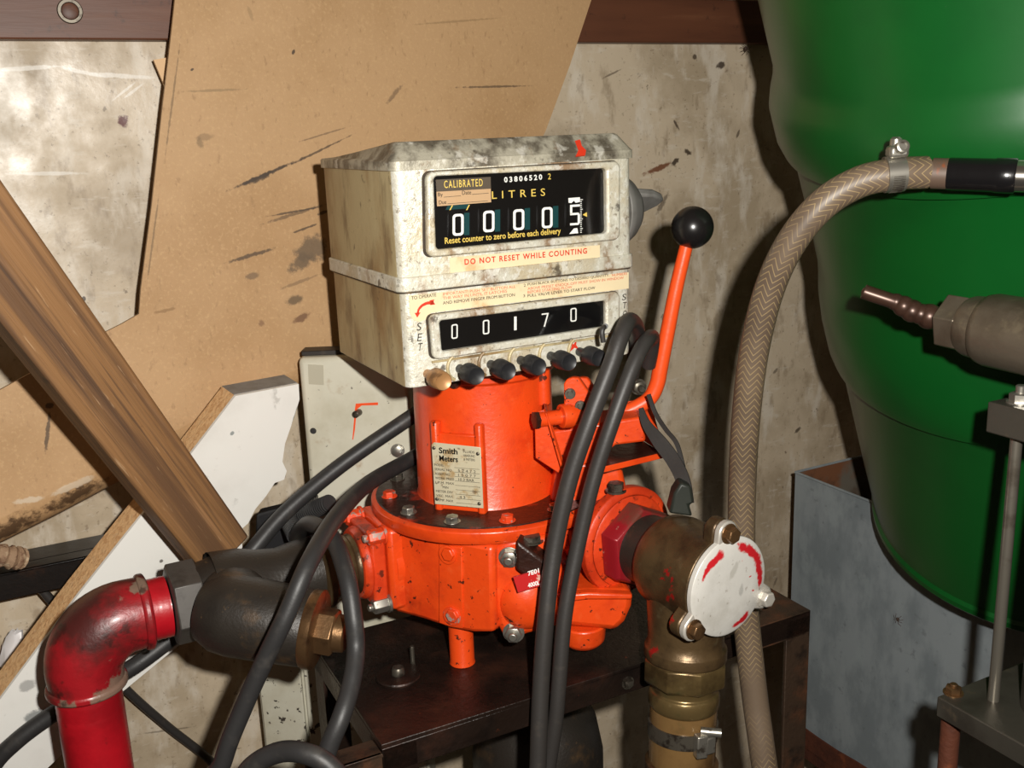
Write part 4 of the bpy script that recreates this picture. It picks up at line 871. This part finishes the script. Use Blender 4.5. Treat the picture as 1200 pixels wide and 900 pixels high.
cable('cable', 'black cable looping from the threaded gland past the bronze cap', [(347.5, 629, 1.068), (352, 622, 1.045), (364, 614, .992), (389, 630, .948), (406, 674, .898), (414, 722, .875), (417, 760, .865), (412, 800, .84), (400, 840, .815), (384, 880, .805), (370, 940, .80)], .0088, 'rubber', CG, down=(2.2, 0))
cable('cable', 'short black arch of cable at the bottom edge left of the bench', [(266, 960, .80), (283, 915, .795), (302, 893, .79), (330, 881, .785), (358, 883, .775), (384, 896, .77), (410, 930, .765), (418, 970, .765)], .0092, 'rubber', CG, head=True, down=(.5, 0))
bm = NB(); tube(bm, spline([at_y(709.8, 382, .970), at_y(709, 383, .976), at_y(707, 384, .965), at_y(705.5, 390, .962), at_y(707, 401, .962)], 6), .0026, 10)
tag(obj('wire_hook', bm, M['rubber2']), 'bent black wire hook at the right edge of the preset panel', 'hook')
def ribbon(bm, pts, wid, th):
    a = []
    for k, p in enumerate(pts):
        t = (pts[min(k + 1, len(pts) - 1)] - pts[max(k - 1, 0)]).normalized(); f = (p - CAM).normalized(); f = (f + X_ * .5).normalized(); sd_ = t.cross(f).normalized(); n_ = sd_.cross(t).normalized(); w_ = wid[k] / 2
        a.append([bm.verts.new(p + sd_ * w_ + n_ * th / 2), bm.verts.new(p - sd_ * w_ + n_ * th / 2), bm.verts.new(p - sd_ * w_ - n_ * th / 2), bm.verts.new(p + sd_ * w_ - n_ * th / 2)])
    for p, q in zip(a, a[1:]):
        for i in range(4): bm.faces.new((p[i], p[(i + 1) % 4], q[(i + 1) % 4], q[i]))
    bm.faces.new(a[0]); bm.faces.new(a[-1][::-1])
bm = NB(); rp = spline([at_y(751, 478, 1.02), at_y(757, 496, 1.015), at_y(770, 514, 1.004), at_y(788, 538, .99), at_y(800, 562, .976), at_y(805, 590, .968)], 8)
ribbon(bm, rp, [.005 + .0105 * min(1, i / 18) for i in range(len(rp))], .002)
rp = spline([at_y(760, 462, 1.03), at_y(768, 484, 1.025), at_y(780, 503, 1.01), at_y(793, 520, .995), at_y(801, 548, .983)], 8); ribbon(bm, rp, [.0045] * len(rp), .0018)
st_ = thing('rubber_strap', 'black rubber strap from the lever bracket to the top of the brass elbow', 'strap', at_y(800, 603, .965))
obj('strap', bm, M['rubber2'], st_)
M['greenblack'] = mat('greenish_black_rubber', (34, 38, 32), .5)
bm = NB(); prism(bm, [at_y(x, y, .96) for x, y in ((784, 602), (790, 578), (798, 566), (810, 570), (814, 590), (808, 592), (812, 606))], V((0, .022, 0))); obj('end_tab', bm, M['greenblack'], st_, .004)

# ================================================================== BRAIDED HOSE, ITS PIPE
s = N('braided_clear_hose'); uvn = s.n('ShaderNodeUVMap'); sp = s.n('ShaderNodeSeparateXYZ'); s.l(uvn.outputs[0], sp.inputs[0])
pp2 = s.math('PINGPONG', s.math('MULTIPLY', sp.outputs[1], 6.0), .5); wv = s.math('ADD', s.math('MULTIPLY', sp.outputs[0], 145), s.math('MULTIPLY', pp2, 2.6))
ln_ = s.ramp(s.math('PINGPONG', wv, .5), .38, .47); pt = s.math('MULTIPLY', ln_, s.ramp(s.noise(12), .34, .56))
c = s.mix(s.ramp(s.noise(9), .4, .7), lin((106, 90, 74)), lin((86, 72, 60))); c = s.mix(s.math('MULTIPLY', pt, .48), c, lin((188, 162, 112)))
s.l(c, s.b.inputs['Base Color']); s.b.inputs['Roughness'].default_value = .46; M['braid'] = s.m
hr = thing('braided_hose', 'brown reinforced hose arching in front of the green drum and down past the cover plate', 'hose', at_y(890, 900, 1.0))
hp = [(1086, 202, .905), (1050, 204, .905), (1008, 213, .91), (966, 238, .915), (930, 280, .925), (903, 335, .94), (885, 405, .955), (875, 480, .968), (870, 560, .98), (869, 640, .985), (872, 700, .985), (878, 760, .985), (885, 820, .98), (892, 870, .97), (900, 930, .96), (905, 985, .96)]
hpts = spline([at_y(*p) for p in hp], 10)
obj('hose', tube(NB(), hpts, .0142, 24, uv=True), M['braid'], hr, 0)
pa = at_y(1048, 204, .905); pax = (at_y(1086, 202, .905) - at_y(1030, 207, .907)).normalized()
bm = NB(); lathe(bm, pa - pax * .0085, pax, [(0, .0145), (0, .0158), (.016, .0158), (.016, .0145)], 36)
hc = obj('hose_clamp', bm, M['steel'], hr)
bm = NB(); 
for k in range(16):
    a = pi * .1 + k * .085; _, s1, t1 = frame(pax); d = (-FW * cos(a) + UP * -sin(a) * 1.0); d -= pax * d.dot(pax); d.normalize(); box(bm, pa + d * .0158, pax, pax.cross(d), d, .010, .0006, .0008)
obj('clamp_slots', bm, M['steel_dark'], hc)
bm = NB(); box(bm, pa + UP * .0185 - FW * .004, pax, UP.cross(pax), UP, .017, .016, .011); obj('screw_housing', bm, M['steel'], hc, .003)
bm = NB(); q = pa + UP * .020 - FW * .012; lathe(bm, q, -FW, [(0, .0055), (.006, .0055), (.0065, .004), (.005, .0035)], 20); obj('clamp_screw', bm, M['steel'], hc)
bm = NB(); lathe(bm, pa + UP * .022, UP, [(0, .0055), (.008, .005), (.010, .003)], 16); obj('screw_end', bm, M['steel'], hc)
# pipe leading away to the right
pq0, pq1 = at_y(1087, 203, .905), at_y(1200, 206.5, .868); pd = (pq1 - pq0).normalized()
Lp = .40
x1 = (at_y(1112, 204, .90) - pq0).length; x2 = (at_y(1182, 205, .89) - pq0).length
sp_ = thing('taped_pipe', 'thin steel pipe wrapped in black tape running right from the hose clamp', 'pipe', pq0)
M['rust_pipe'] = mat('rusty_pipe_end', (92, 74, 62), .5, .1, [((132, 70, 36), 60, .55, .66, .8)])
M['chrome'] = mat('bright_pipe', (190, 184, 174), .18, .95)
M['tape'] = mat('black_tape', (20, 19, 20), .22, 0, bump=.15, bscale=60, bstretch=(1, .2, .2))
obj('rusty_end', lathe(NB(), pq0, pd, [(.0, .0118), (.003, .0118), (.004, .0134), (x1, .0134)], 28), M['rust_pipe'], sp_)
obj('tape_wrap', lathe(NB(), pq0, pd, [(x1 - .001, .0134), (x1, .0140), (x1 + .036, .0142), (x1 + .037, .0148), (x1 + .052, .0149), (x1 + .053, .0143), (x2, .0143), (x2 + .0005, .0132)], 32), M['tape'], sp_)
obj('bright_tube', lathe(NB(), pq0, pd, [(x2, .0134), (Lp, .0134)], 28), M['chrome'], sp_)

# ================================================================== GREEN DRUM AND GALVANISED TANK
DC = CAM + V((.7856, 1.2844, -.4929)); DX = V((-.33590, -.26388, 1)).normalized(); R_ = .287
M['green'] = mat('green_drum_paint', (5, 80, 26), .38, 0, [((5, 64, 22), 5, .42, .7, .6), ((40, 100, 60), 130, .70, .76, .6), ((120, 150, 120), 220, .74, .77, .6)], .04, 10, coat=.05, sheen=.07)
prof = [(.014, .0), (.014, R_ - .012), (.0, R_ - .007), (-.001, R_ + .001), (.004, R_ + .004), (.011, R_ + .003), (.015, R_ - .001), (.10, R_), (.2805, R_), (.2835, R_ + .001), (.2855, R_ + .0085), (.300, R_ + .011), (.34, R_ + .011), (.375, R_ + .008), (.40, R_ + .003), (.42, R_), (.50, R_ - .001), (.572, R_), (.5745, R_ + .001), (.577, R_ + .010), (.594, R_ + .0145), (.630, R_ + .0145), (.648, R_ + .009), (.662, R_ + .003), (.675, R_), (.85, R_), (.862, R_ + .004), (.874, R_ + .004), (.876, R_ - .004), (.866, R_ - .012), (.866, .0)]
dr = obj('green_drum', lathe(NB(), DC, DX, prof, 96), M['green'], sharp=30)
tag(dr, 'large green steel drum leaning over the galvanised tank', 'drum')
K0 = at_n(932, 554, 1.19); ZT = K0.z; ZB = at_plane(943, 860, K0, T).z if False else CZ - 1.02
tw = .325; tl = .50
tk = thing('galvanised_tank', 'open grey galvanised steel tank below the green drum', 'tank', V((K0.x, K0.y, ZB)) + T * tw / 2 + NO * tl / 2)
M['galv'] = mat('galvanised_sheet', (146, 153, 156), .46, .05, [((116, 124, 128), 16, .40, .6, .7, (1, 1, .5)), ((150, 158, 160), 26, .52, .66, .6, (1, 1, .6)), ((88, 92, 94), 60, .60, .72, .4)], .05, 40, rvar=.1)
M['galv_in'] = mat('rust_stained_inside', (120, 112, 100), .5, .2, [((140, 84, 50), 10, .48, .64, .8), ((90, 70, 56), 22, .5, .7, .7)])
th = .003
def wallp(name, a, b, inn, m):
    bm = NB(); prism(bm, [V((a.x, a.y, ZB)), V((b.x, b.y, ZB)), V((b.x, b.y, ZT)), V((a.x, a.y, ZT))], inn * th); return obj(name, bm, M[m], tk)
A_, B_, C_, D2 = K0, K0 + NO * tl, K0 + NO * tl + T * tw, K0 + T * tw
wallp('side_sheet', A_, B_, T, 'galv'); wallp('side_sheet', D2, C_, -T, 'galv_in'); wallp('end_sheet', A_ + T * th, D2 - T * th, NO, 'galv_in'); wallp('end_sheet', B_ + T * th, C_ - T * th, -NO, 'galv')
bm = NB(); prism(bm, [V((p.x, p.y, ZB)) for p in (A_ + T * th, B_ + T * th, C_ - T * th, D2 - T * th)], UP * .004); obj('bottom', bm, M['galv_in'], tk)
bm = NB(); tube(bm, [A_ + UP * .001, B_ + UP * .001, C_ + UP * .001, D2 + UP * .001, A_ + UP * .001], .0022, 8); obj('rolled_rim', bm, M['galv'], tk)
spider('spider', at_plane(1053, 726, K0, T), -T, .0055, 'small spider in a web on the side of the galvanised tank')
M['rusty'] = mat('rusted_angle_iron', (92, 48, 30), .7, .1, [((62, 32, 22), 20, .45, .7, .8), ((136, 72, 40), 40, .55, .72, .7)], .4, 120)
ts = thing('tank_stand', 'rusty angle iron stand under the galvanised tank', 'stand', V((tk.location.x, tk.location.y, 0)))
for a, b, inn in ((A_, B_, T), (D2, C_, -T)):
    a, b = V((a.x, a.y, ZB - .001)), V((b.x, b.y, ZB - .001)); bm = NB(); o_ = -inn * .006
    prism(bm, [a + o_ + UP * .0, a + inn * .04, a + inn * .04 - UP * .005, a + o_ + inn * .005 - UP * .005, a + o_ + inn * .005 - UP * .045, a + o_ - UP * .045], b - a)
    n_ = 9
    obj('rail', bm, M['rusty'], ts, .001)
    bm = NB(); prism(bm, [a + o_ - inn * .001 - UP * .02, b + o_ - inn * .001 - UP * .02] + [b.lerp(a, k / 12) + o_ - inn * .001 + UP * (.012 + .010 * random.random()) for k in range(13)], -inn * .003); obj('rusty_flange', bm, M['rusty'], ts)
    for q in (a, b - (b - a).normalized() * .04):
        bm = NB(); d_ = (b - a).normalized(); p = q + o_ - UP * .045 * 0 - UP * .006
        prism(bm, [p, p + inn * .04, p + inn * .04 + d_ * .005, p + inn * .005 + d_ * .005, p + inn * .005 + d_ * .04, p + d_ * .04], -UP * p.z); obj('leg', bm, M['rusty'], ts)
for q in (A_, B_ - NO * .04):
    a = V((q.x, q.y, ZB - .0085)); bm = NB(); box(bm, a + T * tw / 2 + NO * .02 - UP * .003, T, NO, UP, tw - .02, .038, .005); obj('cross_rail', bm, M['rusty'], ts)

# ================================================================== PUMP FRAME, HOSE-TAIL FITTING AT THE RIGHT
PC = at_y(1098, 816, .85); pdz = CZ - PC.z
M['greysteel'] = mat('dull_grey_steel', (82, 78, 70), .4, .55, [((56, 50, 44), 14, .45, .7, .7), ((110, 96, 78), 40, .6, .74, .5)], .1, 120)
M['rod'] = mat('bright_rod', (150, 144, 132), .3, .8, [((96, 84, 70), 30, .52, .7, .6)])
pf = thing('pump_frame', 'grey steel pump frame with a tie rod and base plate at the lower right', 'pump', V((PC.x, PC.y, 0)) + T * .12 + NO * .12)
bm = NB(); prism(bm, [PC, PC + T * .17, PC + T * .17 + NO * .20, PC + NO * .20], -UP * .021); obj('base_plate', bm, M['greysteel'], pf, .0015)
RB = at_drop(1164, 820, pdz); rz = at_y(1194, 470, RB.y)
rz = V((RB.x, RB.y, CZ)); lo = 0
for k in range(60):
    q = V((RB.x, RB.y, RB.z + k * .006)) - CAM
    if 450 - FL * q.dot(CU) / q.dot(FW) < 474: break
TZ = RB.z + k * .006
bm = NB(); lathe(bm, RB, UP, [(0, .0052), (TZ - RB.z, .0052)], 20); obj('tie_rod', bm, M['rod'], pf)
bm = NB(); p = V((RB.x, RB.y, TZ)) - T * .018 + NW * .018; prism(bm, [p, p + T * .13, p + T * .13 + NO * .17, p + NO * .17], -UP * .028); obj('top_plate', bm, M['greysteel'], pf, .0015)
bm = NB(); hexhead(bm, V((RB.x, RB.y, TZ)), UP, .009, .009, True, .006); obj('nut', bm, M['steel'], pf)
cyl = RB + T * .042 + NO * .050; bm = NB(); lathe(bm, cyl, UP, [(0, .043), (TZ - RB.z - .028, .043)], 48); obj('cylinder', bm, M['greysteel'], pf)
for dx, dy in ((.10, 0), (0, .13), (.10, .13)):
    bm = NB(); lathe(bm, RB + T * dx + NO * dy, UP, [(0, .0052), (TZ - RB.z, .0052)], 16); obj('tie_rod', bm, M['rod'], pf)
bp_ = at_drop(1117, 812, pdz); bm = NB(); hexhead(bm, bp_, UP, .0075, .007, True, .002); obj('bolt', bm, M['bronze'], pf)
for p in (bp_, bp_ + T * .14, bp_ + NO * .17, bp_ + T * .14 + NO * .17):
    bm = NB(); b_ = V((p.x, p.y, 0)); lathe(bm, b_, UP, [(0, .009), (PC.z - .021, .009)], 16); obj('leg', bm, M['rusty'] if p is bp_ else M['greysteel'], pf)
FA, FB = at_y(1122, 379, .90), at_y(1200, 394, .845); fd = (FB - FA).normalized()
M['gunmetal'] = mat('worn_gunmetal', (112, 102, 88), .38, .6, [((80, 68, 54), 16, .42, .68, .7), ((140, 128, 106), 40, .58, .72, .5)], .1, 160)
M['copper'] = mat('oily_copper_fitting', (74, 52, 42), .34, .45, [((44, 30, 24), 60, .45, .7, .7)])
ff_ = thing('pneumatic_fitting', 'grey metal cylinder with hexagon nut and crooked nozzle before the green drum', 'fitting', FA)
Lw = .30
bm = NB(); lathe(bm, FA, fd, [(.012, .026), (.016, .0275), (.028, .0285), (.030, .031), (.036, .0325), (.10, .033), (Lw, .033)], 48); obj('cylinder', bm, M['gunmetal'], ff_)
bm = NB(); lathe(bm, FA, fd, [(-.010, .024), (-.008, .027), (.012, .027), (.014, .025)], 6, phase=.3); obj('hexagon_nut', bm, M['gunmetal'], ff_, .001)
nz = [at_y(*p) for p in ((1112, 377, .905), (1100, 375, .91), (1090, 371, .912), (1080, 368, .914), (1066, 364, .917), (1056, 357, .92), (1046, 353, .922), (1034, 349, .925), (1016, 343, .93), (1012, 341.5, .931))]
bm = NB(); tube(bm, spline(nz, 3), [.007] * 28, 16)
for x, y, yy, r in ((1099, 375, .91, .0085), (1089, 371, .912, .0120), (1079, 368, .914, .0098), (1069, 364.5, .917, .0108), (1059, 359, .919, .0100), (1050, 354, .922, .0082), (1017, 343.5, .93, .0062)): ball(bm, at_y(x, y, yy), r, seg=18)
obj('nozzle', bm, M['copper'], ff_, 0, 70)
